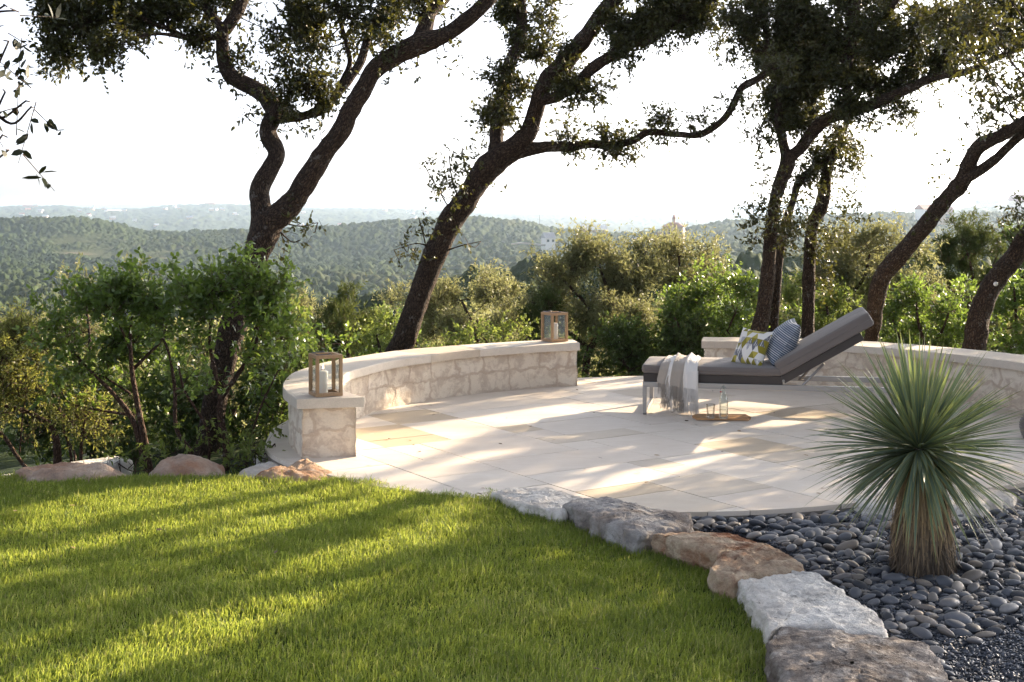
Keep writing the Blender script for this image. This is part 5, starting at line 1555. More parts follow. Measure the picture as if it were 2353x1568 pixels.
# hillside trees farther down the slope: three grown, the rest copies of them
def slope_trees():
    protos = []
    for k, (leaf, w_) in enumerate((('laurel_leaf', .1), ('olive_leaf', .08), ('juniper_leaf', .07))):
        t = Plant(leaf, 'shrub_bark', .2, w_, .42, up=.4, droop=0, twig=10, seed=200 + k)
        t.limb_w(np.array([(0, 0, -.6, .16), (.1, .05, 1.2, .13), (.2, 0, 2.4, .07), (.15, .1, 3.4, .03)]), 8)
        t.limb_w(np.array([(.1, .05, 1.2, .08), (.9, .3, 2.2, .04), (1.4, .4, 2.8, .02)]), 6)
        t.limb_w(np.array([(.1, .05, 1.0, .08), (-.8, -.3, 2.1, .04), (-1.5, -.3, 2.7, .02)]), 6)
        for c, r_, n in (((0, 0, 3.0), (1.3, 1.3, 1.0), 900), ((1.2, .3, 2.5), (1.0, 1.1, .8), 600), ((-1.3, -.2, 2.4), (1.1, 1.0, .8), 600), ((.2, 1.0, 2.3), (1.1, 1.0, .8), 500), ((.1, -1.0, 2.2), (1.2, 1.0, .8), 600), ((.3, 0, 1.5), (1.6, 1.6, .7), 700)):
            t.blob_w(np.array(c), np.array(r_), n)
        protos.append(t.done('hillside_tree', 'x', 'tree', (0, 0, 0)))
    used = [False] * 3
    lab = ['dark green tree on the slope below the terrace', 'silvery green tree on the slope below the terrace', 'dense juniper on the slope below the terrace']
    n = 0
    tries = 0
    placed = []
    while n < 110 and tries < 6000:
        tries += 1
        d = random.uniform(24, 112) if n > 30 else random.uniform(22, 45)
        px = random.uniform(-150, 2500)
        x = (px - CX) / F * d
        z = float(ground_at(x, d)[0])
        s = random.uniform(.7, 1.15)
        top = HY + (EYE - (z + 3.7 * s)) / d * F
        lim = np.interp(px, [-200, 0, 400, 700, 850, 1000, 1200, 1240, 1700, 2353, 2500], [725, 725, 700, 690, 715, 640, 615, 560, 560, 540, 540])
        if top < lim or any((x - a) ** 2 + (d - b) ** 2 < 2.2 ** 2 for a, b in placed):
            continue
        placed.append((x, d))
        k = random.choice((0, 1, 1, 2, 0))
        if not used[k]:
            o = protos[k]; used[k] = True
        else:
            o = protos[k].copy(); COL.objects.link(o)
            for ch in protos[k].children:
                c = ch.copy(); COL.objects.link(c); c.parent = o
        o.location = (x, d, z - .2)
        o.rotation_euler = (0, 0, random.uniform(0, 6.28))
        o.scale = (s * random.uniform(.9, 1.2), s * random.uniform(.9, 1.2), s)
        tag(o, lab[k], 'tree', 'trees on the slope below the terrace, kind %s' % ('dark', 'silvery', 'juniper')[k])
        n += 1
    for k in range(3):
        if not used[k]:
            for ch in list(protos[k].children):
                bpy.data.objects.remove(ch)
            bpy.data.objects.remove(protos[k])
    print('slope trees', n)
slope_trees()

# ------------------------------------------------------------------ lounger
CH_O = np.array([1.193, 12.11, 0.0]); CH_A = math.atan2(-.192, .981)
def lounger():
    root = empty('sun_lounger', CH_O, 'taupe cushioned sun lounger with raised back and steel frame', 'sun lounger', None, CH_A)
    Wd, Ln = .74, 2.3
    t_, hgt = .046, .30
    def part(name, boxes, mat, bev=.003, parent=root):
        mb = MB()
        for b in boxes:
            mb.box(b[0], b[1], None, bev)
        return mb.build(name, M[mat], parent)
    ru = part('frame', [((0, 0, .252), (Ln, t_, hgt)), ((0, Wd - t_, .252), (Ln, Wd, hgt)), ((.0, t_ + .001, .254), (t_, Wd - t_ - .001, .298)), ((Ln - t_, t_ + .001, .254), (Ln, Wd - t_ - .001, .298))], 'steel')
    for x in (0, Ln - t_):
        lg = part('leg', [((x, .001, .008), (x + t_ * .8, t_ * .9, .2515)), ((x, Wd - t_ * .9, .008), (x + t_ * .8, Wd - .001, .2515)), ((x + .002, t_ * .9 + .001, .008), (x + t_ * .8 - .002, Wd - t_ * .9 - .001, .05))], 'steel')
        part('foot', [((x + .004, .006, 0), (x + .032, .036, .0075)), ((x + .004, Wd - .036, 0), (x + .032, Wd - .006, .0075))], 'black', .001, lg)
    part('seat_base', [((.006, .012, .3015), (1.255, Wd - .012, .374))], 'dark_taupe', .004)
    def cushion(name, L, W, T, M4, parent=root, puff=.012):
        mb = MB()
        bm = bmesh.new()
        bmesh.ops.create_grid(bm, x_segments=60, y_segments=24, size=.5)
        g = np.zeros((49, 97, 3))
        # superelliptic slab, slightly puffed
        u = np.linspace(0, 2 * math.pi, 97)
        rows = []
        prof = [(0.0, 1)] + [(s, 1) for s in np.linspace(.1, .93, 16)]
        def ring(s, z, rnd):
            a = np.linspace(0, 2 * math.pi, 161)
            c, s_ = np.cos(a), np.sin(a)
            e = .09
            x = np.sign(c) * np.abs(c) ** e; y = np.sign(s_) * np.abs(s_) ** e
            return np.c_[x * (L / 2 - rnd) * s, y * (W / 2 - rnd) * s, np.full(161, z)]
        for s in np.r_[.02, np.linspace(.2, .98, 12)]:
            rows.append(ring(s, T / 2 + puff * (1 - s ** 4), .022))
        for k in np.linspace(0, math.pi / 2, 7):
            rows.append(ring(1, T / 2 - .022 + .022 * math.cos(k), .022 * (1 - math.sin(k))))
        for k in np.linspace(math.pi / 2, 0, 7):
            rows.append(ring(1, -T / 2 + .022 - .022 * math.cos(k), .022 * (1 - math.sin(k))))
        for s in (.9, .5, .02):
            rows.append(ring(s, -T / 2, .022))
        bm.free()
        g = np.stack(rows, 0)
        q = g.reshape(-1, 3)
        g = (q + vec_noise(q * 5, 2, 7) * np.array([.002, .002, .004])).reshape(g.shape)
        mb.grid(g, .5, None, True)
        # seam piping round the middle
        mp = ring(1, 0, -.001)[:-1]
        v = np.vstack([mp, mp[:1]])
        mb.v = [np.c_[x, np.ones(len(x))] @ np.array(M4).T[:, :3] for x in mb.v]
        o = mb.build(name, M['taupe'], parent, True)
        sm = MB()
        sm.tube(np.c_[v, np.ones(len(v))] @ np.array(M4).T[:, :3], .003, 6, cap=False)
        sm.build('piping', M['taupe'], o, True)
        return o
    cushion('seat_cushion', 1.27, Wd + .02, .075, Matrix.Translation((.625, Wd / 2, .414)))
    # back: hinged at x=1.25, 30 degrees up
    ba = R(30.5)
    Mb = Matrix.Translation((1.275, Wd / 2, .315)) @ Matrix.Rotation(-ba, 4, 'Y')
    mb = MB(); mb.box((0, -Wd / 2 + .012, -.001), (.80, Wd / 2 - .012, .07), Mb, .004)
    mb.build('back_panel', M['dark_taupe'], root)
    cushion('back_cushion', .95, Wd + .02, .125, Mb @ Matrix.Translation((.475, 0, .136)))
    mb = MB()
    for y in (.1, Wd - .1):
        a = np.array([1.42, y, .275]); b = np.array([1.62, y, .49])
        mb.tube(np.array([a, b]), .012, 8)
        mb.tube(np.array([[1.40, y, .27], [1.5, y, .262]]), .008, 8)
    mb.build('support_strut', M['steel'], root)
    mb = MB()
    for y in (.008, Wd - .008):
        mb.tube(np.array([[1.262, y - .012, .338], [1.262, y + .012, .338]]), .012, 14)
    mb.build('hinge', M['steel'], root)
    return root
lounger()
CHM = Matrix.Translation(CH_O) @ Matrix.Rotation(CH_A, 4, 'Z')
def ch(p):
    """lounger coordinates to world"""
    return np.array(CHM @ Vector(p))

def pillow(name, label, size, thick, Mloc, mat, seed, sag=.0):
    """square scatter cushion with pointed corners, standing on an edge; local x is the face normal"""
    n = 44
    u = np.linspace(-1, 1, n)
    A, B = np.meshgrid(u, u, indexing='ij')
    prof = np.clip((1 - np.abs(A) ** 2.4) * (1 - np.abs(B) ** 2.4), 0, 1) ** .52
    pinch = 1 - .09 * (1 - np.abs(B) ** 2) * np.abs(A) ** 2
    pinch2 = 1 - .09 * (1 - np.abs(A) ** 2) * np.abs(B) ** 2
    y, z = A * pinch * size / 2, B * pinch2 * size / 2
    mb = MB()
    for sgn in (1, -1):
        q = np.stack([sgn * thick / 2 * prof, y, z], -1).reshape(-1, 3)
        wr = fbm(q * 9, 3, seed) * .006 + fbm(q * np.array([4, 22, 9]), 2, seed + 5) * .0035
        q[:, 0] += sgn * wr * prof.ravel()
        # gravity: belly slides down
        q[:, 0] += sgn * thick * .10 * prof.ravel() * (-B.ravel())
        uv = np.stack([(A + 1) / 2, (B + 1) / 2, np.full_like(A, .1 * sgn)], -1)
        mb.grid(q.reshape(n, n, 3), .5, uv, flip=(sgn < 0))
    o = mb.build(name, M[mat], None, True)
    o.matrix_world = CHM @ Mloc
    tag(o, label, 'cushion')
    e = np.concatenate([np.stack([0 * y[k], y[k], z[k]], -1) if ax == 0 else np.stack([0 * y[:, k], y[:, k], z[:, k]], -1) for ax, k in ((0, 0), (1, -1))])
    return o
pillow('cushion', 'large blue grey finely striped cushion leaning on the raised back', .45, .25, Matrix.Translation((1.265, .36, .655)) @ Matrix.Rotation(R(8), 4, 'Z') @ Matrix.Rotation(R(33), 4, 'Y') @ Matrix.Rotation(R(4), 4, 'X'), 'stripes', 5)
pillow('cushion', 'smaller cushion printed with olive, white and grey triangles', .36, .14, Matrix.Translation((.98, .25, .605)) @ Matrix.Rotation(R(-128), 4, 'Z') @ Matrix.Rotation(R(-26), 4, 'Y') @ Matrix.Rotation(R(-3), 4, 'X'), 'triangles', 9)

def throw():
    root = empty('throw_blanket', CH_O, 'striped white and taupe wool throw with fringes over the lounger foot', 'blanket', None, CH_A)
    # path across the lounger: from the far side over the cushion, over the near edge and down
    zt = .466
    nu, nv = 150, 90
    us = np.linspace(0, 1, nu)
    path = catmull(np.array([(.62, zt + .005), (.45, zt + .012), (.28, zt + .02), (.12, zt + .018), (.02, zt + .008), (-.028, zt - .04), (-.036, .38), (-.036, .33), (-.034, .275)]), 16)
    pth = resample(path, nu)
    v = np.linspace(0, 1, nv)
    U, V = np.meshgrid(us, v, indexing='ij')
    hang = np.clip((U - .66) / .3, 0, 1)
    wdt = .30 + .10 * hang + .03 * np.sin(U * 5)
    xc = .345 - .02 * hang
    X = xc + (V - .5) * wdt + .012 * np.sin(V * 17 + U * 6)
    fold = np.sin(V * 19 + 1.2 * np.sin(U * 4)) * .5 + .5 * np.sin(V * 31 + 2 + U * 2.5)
    amp = .026 * (1 - hang) + .014 * hang
    Y = pth[:, 0][:, None] + 0 * V - np.clip(fold, -1, 1) * .012 * hang - .01 * hang
    lift = np.exp(-((V - .35) / .10) ** 2) * .045 + np.exp(-((V - .72) / .12) ** 2) * .055
    Z = pth[:, 1][:, None] + (np.abs(fold) * amp * .5 + lift * np.clip(1 - np.abs(U - .42) * 2.4, 0, 1)) * (1 - hang)
    Z = Z + (V - .4) * -.055 * hang ** 2
    g = np.stack([X, Y, Z], -1)
    tone = np.where((V < .17) | ((V > .33) & (V < .62)), .12, .95)
    tone = tone + .04 * np.sin(V * 200)
    mb = MB()
    mb.grid(g, np.clip(tone, 0, 1), None)
    o = mb.build('blanket', M['wool'], root, True)
    # inner hanging layer behind the front one
    g2 = g[int(nu * .7):].copy()
    g2[..., 1] += .008
    g2[..., 0] = (g2[..., 0] - .33) * .92 + .35
    kz = np.linspace(0, 1, len(g2))[:, None]
    g2[..., 2] -= kz * .125
    m2 = MB(); m2.grid(g2, np.clip(tone[int(nu * .7):] * .85, 0, 1))
    m2.build('under_fold', M['wool'], root, True)
    # fringes
    fr = MB()
    rg = np.random.default_rng(4)
    for edge_, tn, ln, n in ((g[-1], tone[-1], .125, 230), (g2[-1], tone[-1] * .8, .105, 230)):
        k = rg.uniform(0, nv - 1.001, n); i = k.astype(int); f = (k - i)[:, None]
        p0 = edge_[i] * (1 - f) + edge_[i + 1] * f
        L = ln * rg.uniform(.75, 1.15, n)
        sw = rg.normal(0, .008, (n, 2))
        p1 = p0 + np.c_[sw * .6, -L * .5]
        p2 = p0 + np.c_[sw * 1.4 + rg.normal(0, .004, (n, 2)), -L]
        fr.sticks(p0, p1, .0022, .0020, np.repeat(tn[i], 6))
        fr.sticks(p1, p2, .0020, .0012, np.repeat(tn[i], 6))
    fr.build('fringe', M['wool'], root)
throw()

# ------------------------------------------------------------------ tray, glass, bottle
TR = np.array([1.575, 11.80, 0.0]); TR[:2] = PZ(1662, 967, .0)[:2]
def tray():
    mb = MB()
    L, W, T = .52, .25, .02
    out = np.array([(-L / 2, .02), (-L / 2 + .035, -W / 2), (L / 2 - .03, -W / 2), (L / 2, -.03), (L / 2 - .03, W / 2), (-L / 2 + .05, W / 2)])
    bm = bmesh.new()
    f = bm.faces.new([bm.verts.new((x, y, .004)) for x, y in out])
    r = bmesh.ops.extrude_face_region(bm, geom=[f])
    for v in r['geom']:
        if isinstance(v, bmesh.types.BMVert):
            v.co.z = T + .004
    bmesh.ops.recalc_face_normals(bm, faces=bm.faces[:])
    bmesh.ops.bevel(bm, geom=bm.edges[:], offset=.003, segments=2, affect='EDGES')
    mb.bm(bm)
    for x in (-.18, .18):
        mb.box((x - .012, -.08, 0), (x + .012, .08, .0038))
    o = mb.build('serving_board', M['board_wood'], None, False, TR + np.array([0, .11, 0]))
    o.rotation_euler = (0, 0, R(-4))
    tag(o, 'thin wooden serving board with clipped corners on the paving', 'board')
tray()
zt = .0245
def lathe_obj(name, prof, mat, parent, loc=(0, 0, 0), seg=40):
    mb = MB(); mb.lathe(prof, seg, loc)
    return mb.build(name, M[mat], parent, True)
gl = PZ(1633, 962, zt); gl[2] = zt
root = empty('drinking_glass', gl, 'empty tapered drinking glass with dark rim on the board', 'glass')
lathe_obj('tumbler', [(.0005, .001), (.028, .001), (.031, .004), (.041, .122), (.0395, .1225), (.0382, .121), (.030, .012), (.0005, .011)], 'glass', root)
mb = MB(); a = np.linspace(0, 2 * math.pi, 60); mb.tube(np.c_[.0402 * np.cos(a), .0402 * np.sin(a), np.full(60, .1235)], .0016, 8, cap=False); mb.build('rim', M['wire'], root, True)
bt = PZ(1663, 962.5, zt); bt[2] = zt
root = empty('glass_bottle', bt, 'clear swing top glass bottle standing on the board', 'bottle')
lathe_obj('bottle_body', [(.0005, .003), (.034, .001), (.0385, .006), (.0385, .155), (.037, .172), (.028, .205), (.0165, .235), (.0135, .255), (.0135, .285), (.0155, .288), (.0155, .298), (.012, .299), (.0105, .296), (.0105, .256), (.0135, .234), (.0255, .203), (.0350, .170), (.0362, .154), (.0362, .012), (.030, .007), (.0005, .006)], 'bottle_glass', root, seg=48)
lathe_obj('water', [(.0005, .0085), (.0345, .0125), (.0356, .020), (.0356, .046), (.0005, .046)], 'glass', root, seg=48)
mb = MB()
mb.tube(np.array([(-.015, .0, .275), (-.024, .0, .268), (-.03, 0, .255), (-.026, 0, .243), (-.018, 0, .24)]), .0013, 6)
mb.tube(np.array([(.015, .0, .282), (.02, 0, .274), (.016, 0, .266)]), .0013, 6)
a = np.linspace(0, 2 * math.pi, 30); mb.tube(np.c_[.0145 * np.cos(a), .0145 * np.sin(a), np.full(30, .279)], .0012, 6, cap=False)
wire_o = mb.build('wire_clasp', M['wire'], root, True)
lathe_obj('stopper', [(.0005, .254), (.007, .254), (.010, .25), (.010, .246), (.0005, .246)], 'red_rubber', root, (-.026, 0, -.012), 20)

# ------------------------------------------------------------------ lanterns and candles
def lantern(corner, ang, label, candle_label, flame, hgt, off, ch_):
    root = empty('lantern', corner, label, 'lantern', 'wooden lanterns on the seat wall', ang)
    a, p = .21, .026
    def part(name, boxes, mat, parent=root, bev=.0015):
        mb = MB()
        for b in boxes:
            mb.box(b[0], b[1], None, bev)
        return mb.build(name, M[mat], parent)
    z0, z1 = .004, hgt
    fr = part('base_frame', [((0, 0, z0), (a, p, z0 + p)), ((0, a - p, z0), (a, a, z0 + p)), ((0, p + .0005, z0), (p, a - p - .0005, z0 + p)), ((a - p, p + .0005, z0), (a, a - p - .0005, z0 + p)), ((p + .0005, p + .0005, z0 + .003), (a - p - .0005, a - p - .0005, z0 + .012))], 'lantern_wood')
    part('top_frame', [((0, 0, z1 - p), (a, p, z1)), ((0, a - p, z1 - p), (a, a, z1)), ((0, p + .0005, z1 - p), (p, a - p - .0005, z1)), ((a - p, p + .0005, z1 - p), (a, a - p - .0005, z1))], 'lantern_wood')
    for x in (0, a - p):
        for y in (0, a - p):
            part('post', [((x + .0008, y + .0008, z0 + p + .0003), (x + p - .0008, y + p - .0008, z1 - p - .0003))], 'lantern_wood')
    g0, g1 = z0 + p + .001, z1 - p - .001
    for b in (((p, .0125, g0), (a - p, .0145, g1)), ((p, a - .0145, g0), (a - p, a - .0125, g1)), ((.0125, p, g0), (.0145, a - p, g1)), ((a - .0145, p, g0), (a - .0125, a - p, g1))):
        part('pane', [b], 'glass', root, 0)
    mb = MB()
    h = .0045
    mb.tube(np.array([(.11, .013, z1 + .008), (.03, .013, z1 + h), (.022, .02, z1 + h), (.022, a - .02, z1 + h), (.03, a - .013, z1 + h), (.11, a - .013, z1 + .008)]), .003, 8)
    for y in (.013, a - .013):
        mb.tube(np.array([(.095, y, z1 + .003), (.104, y, z1 + .012), (.116, y, z1 + .012), (.125, y, z1 + .003)]), .003, 8)
    mb.build('handle', M['wire'], root, True)
    Mx = Matrix.Translation(Vector([float(c) for c in corner])) @ Matrix.Rotation(ang, 4, 'Z')
    cb = Mx @ Vector((a / 2 + off[0], a / 2 + off[1], z0 + .0125))
    cr = empty('candle', cb, candle_label, 'candle', 'candles inside the lanterns')
    lathe_obj('wax_body', [(.0005, 0), (.036, 0), (.0372, .003), (.0375, ch_ - .008), (.036, ch_ - .003), (.026, ch_ + .003), (.007, ch_ + .008), (.0005, ch_ + .006)], 'wax', cr)
    mb = MB(); mb.tube(np.array([(0, 0, ch_ + .005), (.001, 0, ch_ + .02)]), .0011, 6); mb.build('wick', M['wick'], cr)
    if flame:
        lathe_obj('flame', [(.0003, ch_ + .017), (.003, ch_ + .021), (.0042, ch_ + .028), (.003, ch_ + .038), (.0003, ch_ + .05)], 'flame', cr, (.001, 0, 0), 16)
c1 = PZ(726.7, 914.8, ZT); c1[2] = ZT
lantern(c1, R(25), 'nearer wooden lantern on the wall pillar', 'white pillar candle burning with a small flame in the nearer lantern', True, .318, (-.02, .0), .17)
c2 = PZ(1268.3, 787.9, ZT); c2[2] = ZT
lantern(c2, R(33), 'farther wooden lantern at the far end of the wall', 'white pillar candle without visible flame in the farther lantern', False, .312, (.0, .0), .175)

# ------------------------------------------------------------------ yucca
def yucca():
    B = np.array([2.215, 7.15, GZ])
    root = empty('yucca', B, 'spiky blue green yucca on a shaggy straw brown trunk among the pebbles', 'plant')
    C = np.array([-.02, .0, .655])
    mb = MB()
    zz = np.linspace(-.05, .66, 30)
    rad = np.interp(zz, [-.05, .05, .25, .45, .6, .66], [.135, .135, .12, .085, .06, .04])
    mb.tube(np.c_[np.zeros(30) - .02 * zz, np.zeros(30), zz], rad, 28, .12, 8, 3, True, .2)
    mb.build('trunk', M['dry_leaf'], root, True)
    rg = np.random.default_rng(12)
    # skirt of dead leaves hanging down the trunk
    mb = MB()
    n = 1500
    z0 = rg.uniform(.1, .62, n) ** 1.0
    an = rg.uniform(0, 2 * math.pi, n)
    r0 = np.interp(z0, [0, .25, .45, .62], [.135, .125, .09, .055])
    L = rg.uniform(.14, .34, n)
    L = np.minimum(L, z0 + .02)
    w_ = rg.uniform(.004, .011, n)
    rows = []
    lat = rg.normal(0, .14, n)
    curl = rg.uniform(.0, .05, n)
    for s in np.linspace(0, 1, 5):
        z = z0 - L * s
        rr = np.interp(z, [-.05, 0, .25, .45, .62], [.15, .152, .14, .108, .07]) + .012 + curl * s * s * np.where(rg.random(n) < .12, 2.0, .4) + r0 * 0 - .01 * (1 - s)
        a_ = an + lat * s
        c = np.c_[np.cos(a_) * rr, np.sin(a_) * rr, z]
        tg = np.c_[-np.sin(a_), np.cos(a_), np.zeros(n)]
        tw = rg.normal(0, .25, n)
        tg = tg * np.cos(tw)[:, None] + np.c_[np.cos(a_), np.sin(a_), np.zeros(n)] * np.sin(tw)[:, None]
        ww = w_ * (1 - .85 * s)
        rows.append(np.stack([c - tg * ww[:, None], c + tg * ww[:, None]], 1))
    v = np.stack(rows, 1).reshape(n, 10, 3)
    tn = np.clip(np.interp(z0 - L * .5, [0, .15, .3, .5], [.06, .22, .55, .8])[:, None] + rg.normal(0, .16, (n, 1)), 0, 1) * np.ones((1, 10))
    o = np.arange(n)[:, None] * 10
    mb.add(v.reshape(-1, 3), [o + np.array([[2 * k, 2 * k + 1, 2 * k + 3, 2 * k + 2]]) for k in range(4)], tn.ravel())
    mb.build('dead_leaf_skirt', M['dry_leaf'], root)
    # rosette
    mb = MB()
    n = 600
    gold = math.pi * (3 - math.sqrt(5))
    k = np.arange(n)
    cz = 1 - (k + .5) / n * 1.6            # from straight up to well below level
    el = np.arcsin(np.clip(cz, -1, 1)) + rg.normal(0, .12, n)
    az = k * gold + rg.normal(0, .2, n)
    d = np.c_[np.cos(el) * np.cos(az), np.cos(el) * np.sin(az), np.sin(el)]
    L = rg.uniform(.48, .66, n) * np.where(el > .9, .98, 1) * np.where(el < -.25, .8, 1)
    W = rg.uniform(.008, .0122, n)
    down = np.clip(.10 - .13 * el, .02, .3) * rg.uniform(.3, 2.2, n) + np.where(rg.random(n) < .06, .25, 0)
    S_ = 9
    up0 = np.array([0, 0, 1.0])
    s_ = unit(np.cross(d, up0 + rg.normal(0, .25, (n, 3))))
    nrm = np.cross(s_, d)
    rows, uvr = [], []
    for q in np.linspace(0, 1, S_):
        c = C + d * (.035 + L * q)[:, None] + np.array([0, 0, -1.0]) * (down * L * q * q)[:, None]
        wq = np.interp(q, [0, .1, .4, .75, .93, 1], [.75, .72, 1, .7, .25, .03])
        ww = W * wq
        vv = .28 * ww[:, None] * nrm
        rows.append(np.stack([c - s_ * ww[:, None] + vv, c, c + s_ * ww[:, None] + vv], 1))
        uvr.append(np.stack([np.stack([np.full(n, x), np.full(n, q), np.zeros(n)], -1) for x in (-1, 0, 1)], 1))
    v = np.stack(rows, 1).reshape(n, S_ * 3, 3); uv = np.stack(uvr, 1).reshape(n, S_ * 3, 3)
    tn = np.repeat(np.clip(rg.normal(.5, .22, n), 0, 1), S_ * 3)
    o = np.arange(n)[:, None] * S_ * 3
    fs = []
    for j in range(S_ - 1):
        for h in range(2):
            a = j * 3 + h
            fs.append(o + np.array([[a, a + 1, a + 4, a + 3]]))
    mb.add(v.reshape(-1, 3), fs, tn, uv.reshape(-1, 3))
    mb.build('crown', M['yucca'], root, True)
yucca()

# cushioned pouf that just shows at the right edge
def pouf():
    c = PZ(2424, 1010, 0)
    root = empty('pouf', c, 'low wicker seat with pale cushion, cut off by the right edge behind the yucca', 'seat')
    mb = MB()
    zz = np.linspace(0, .2, 40)
    r = .24 + .03 * np.sin(zz / .2 * math.pi)
    prof = np.c_[r + .006 * np.sin(zz * 2 * math.pi / .02), zz]
    mb.lathe(prof, 64); mb.build('wicker_base', M['taupe'], root, True)
    mb = MB()
    a = np.linspace(0, math.pi, 24)
    mb.lathe(np.c_[.235 * np.abs(np.sin(a)) ** .5 + .0005, .27 - .072 * np.cos(a)], 64)
    mb.build('seat_pad', M['wool'], root, True)
pouf()

# a few dry oak leaves blown over paving and lawn
def fallen():
    mb = MB()
    rg = np.random.default_rng(33)
    q = rg.uniform((-4.5, 5), (4.6, 14.2), (900, 2))
    on_l = in_poly(q, LAWN); on_t = in_poly(q, np.array(TERR_H))
    q, on_l = q[(on_l & (rg.random(len(q)) < .06)) | (on_t & (rg.random(len(q)) < .22))], None
    lawn = in_poly(q, LAWN)
    n = len(q)
    b = np.c_[q, np.where(lawn, rg.uniform(.01, .03, n), .004)]
    a = rg.uniform(0, 6.28, n)
    d = np.c_[np.cos(a), np.sin(a), rg.normal(0, .12, n)]
    mb.leaves(b, d, np.c_[rg.normal(0, .2, n), rg.normal(0, .2, n), np.ones(n)], rg.uniform(.03, .055, n), rg.uniform(.014, .024, n), rg.uniform(.2, .9, n), True)
    tag(mb.build('fallen_leaves', M['dry_leaf']), kind='stuff')
fallen()

# ------------------------------------------------------------------ houses, poles and roads on the hills
def house(name, label, px, py, d, w, dep, h, wall, roof, ang=0.0, wins=0, group=None, roofh=.45, hip=False):
    base = P(px, py, d)
    root = empty(name, base, label, 'house', group, ang)
    mb = MB(); mb.box((-w / 2, -dep / 2, -4), (w / 2, dep / 2, h)); mb.build('wall', M[wall], root)
    mb = MB()
    e = .06 * w
    rh = h + roofh * dep
    ins = (w / 2 - dep / 2 * .8) if hip else w / 2 + e
    v = np.array([(-w / 2 - e, -dep / 2 - e, h), (w / 2 + e, -dep / 2 - e, h), (w / 2 + e, dep / 2 + e, h), (-w / 2 - e, dep / 2 + e, h), (-ins, 0, rh), (ins, 0, rh)])
    v[:, 2] += .05
    mb.add(v, [np.array([[0, 1, 5, 4], [2, 3, 4, 5], [3, 2, 1, 0]]), np.array([[1, 2, 5], [3, 0, 4]])])
    mb.build('roof', M[roof], root)
    for k in range(wins):
        x = -w / 2 + w * (k + .5) / wins
        mb = MB(); mb.box((x - w * .12 / wins * 2, -dep / 2 - .05, h * .3), (x + w * .12 / wins * 2, -dep / 2 + .02, h * .75))
        mb.build('window', M['window_dark'], root)
    return root
house('barn', 'white gabled barn in the clearing on the middle ridge', 1260, 560, 860, 7, 8, 3.6, 'white_plaster', 'grey_roof', R(20), 2)
bh = house('big_house', 'large tan house with red hipped roof on the ridge', 1548, 547, 900, 14, 10, 7.5, 'tan_plaster', 'red_roof', R(-15), 4, None, .3, True)
mb = MB(); mb.box((-1, 1, 7), (1, 3, 13)); mb.build('tower', M['tan_plaster'], bh)
mb = MB(); mb.add(np.array([(-1.3, .7, 13.02), (1.3, .7, 13.02), (1.3, 3.3, 13.02), (-1.3, 3.3, 13.02), (0, 2, 16.5)]), [np.array([[0, 1, 4], [1, 2, 4], [2, 3, 4], [3, 0, 4]])]); mb.build('tower_roof', M['red_roof'], bh)
mb = MB(); mb.box((-11, -4, -3), (-7.05, 4, 4)); mb.build('side_wing', M['tan_plaster'], bh)
house('long_shed', 'long white roofed shed just behind the middle ridge crest', 1365, 536, 1290, 22, 12, 3, 'tan_plaster', 'white_plaster', R(5))
house('villa', 'pale house with pitched roof on the right ridge, left of its neighbour', 2125, 497, 1180, 14, 10, 6, 'white_plaster', 'red_roof', R(30), 2)
house('villa', 'pale house with red roof on the right ridge, nearest the leaning oak', 2165, 507, 1100, 15, 10, 7, 'tan_plaster', 'red_roof', R(-10), 2)
house('villa', 'small house at the crest of the far right hill', 2268, 480, 2380, 34, 20, 9, 'white_plaster', 'grey_roof', R(8))
house('villa', 'dark roofed house at the right edge on the far hill', 2350, 481, 2250, 40, 24, 14, 'tan_plaster', 'red_roof', R(8))
house('white_building', 'long white building on the hazy town hill at left', 270, 492, 4700, 75, 30, 12, 'white_plaster', 'white_plaster', R(4), 3, None, .1)
house('villa', 'pale big house on the crest of the hazy town hill', 482, 478, 4980, 36, 24, 9, 'tan_plaster', 'red_roof', R(4), 0)
house('villa', 'pale house on the crest at the far left of the town hill', 64, 483, 4950, 34, 24, 8, 'tan_plaster', 'red_roof', R(4), 0)
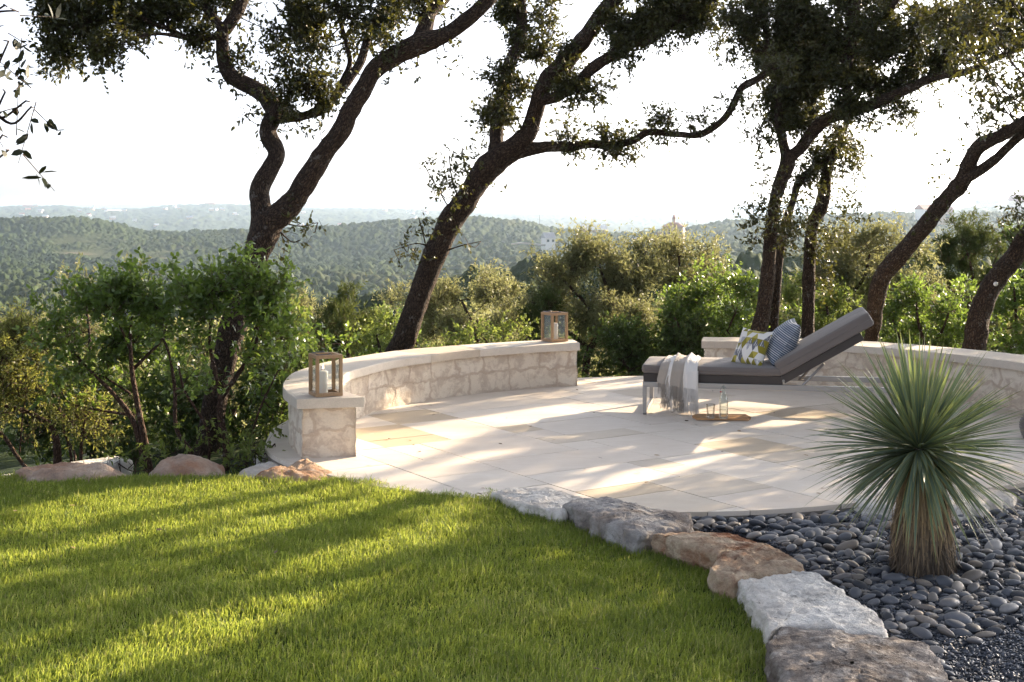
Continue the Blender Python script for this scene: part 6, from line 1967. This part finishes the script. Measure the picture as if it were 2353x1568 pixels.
for k in range(40):
    px = random.uniform(40, 990); d = random.uniform(3300, 4900)
    x = (px - CX) / F * d
    z = float(ground_at(x, d)[0]) + 4
    py = HY + (EYE - z) / d * F
    s = random.uniform(9, 17)
    h = house('distant_house', 'tiny pale house scattered on the hazy town hill', px, py, d, s, s * .7, 6, random.choice(('white_plaster', 'tan_plaster', 'tan_plaster')), random.choice(('red_roof', 'grey_roof', 'grey_roof')), random.uniform(-.6, .6), 0, 'distant houses on the town hill')
for px, py, d, h in ((1580, 538, 1200, 14), (1600, 528, 1280, 12), (1670, 510, 1300, 12), (540, 478, 4900, 60), (700 / 2.9258 - 25, 487, 4500, 40), (2000, 496, 1330, 14), (2060, 491, 1330, 13), (2105, 492, 1320, 13), (1240, 512, 1330, 14)):
    b = P(px, py + 6, d)
    mb = MB(); mb.tube(np.array([(0, 0, -5), (0, 0, h)]), .16 if d < 2000 else .8, 6)
    if d < 2000:
        mb.box((-1.2, -.1, h - 1.2), (1.2, .1, h - 1.0))
    o = mb.build('utility_pole', M['pole_wood'], None, False, b)
    tag(o, 'thin utility pole on a distant wooded ridge', 'pole', 'utility poles on the ridges')
def drive(name, pts, d0s, wd):
    mb = MB()
    c = []
    for (px, py), d in zip(pts, d0s):
        c.append(P(px, py, d))
    c = catmull(np.array(c), 8)
    t = unit(np.gradient(c, axis=0)); s = unit(np.cross(t, [0, 0, 1.0]))
    g = np.stack([c - s * wd, c + s * wd, c + s * wd - np.array([0, 0, 1.]), c - s * wd - np.array([0, 0, 1.])], 1)
    g = np.concatenate([g, g[:, :1]], 1)
    mb.grid(g)
    tag(mb.build(name, M['road'], None), kind='structure')
drive('gravel_road', [(1175, 560), (1200, 557), (1230, 560), (1250, 562)], [850, 850, 855, 850], 1.5)
drive('gravel_road', [(1462, 548), (1480, 545), (1500, 552), (1512, 560)], [930, 950, 920, 890], 1.6)

# ------------------------------------------------------------------ the air between here and the far hills
mb = MB()
mb.box((-9000, -60, -135), (12500, 12600, 24))
m = NT('haze')
m.t.nodes.remove(m.b)
vol = m.n('ShaderNodeVolumePrincipled')
vol.inputs['Color'].default_value = (.6, .78, 1, 1)
vol.inputs['Density'].default_value = .000095
vol.inputs['Anisotropy'].default_value = .45
m.t.links.new(vol.outputs[0], m.o.inputs['Volume'])
o = mb.build('haze', m.m)
tag(o, kind='stuff')
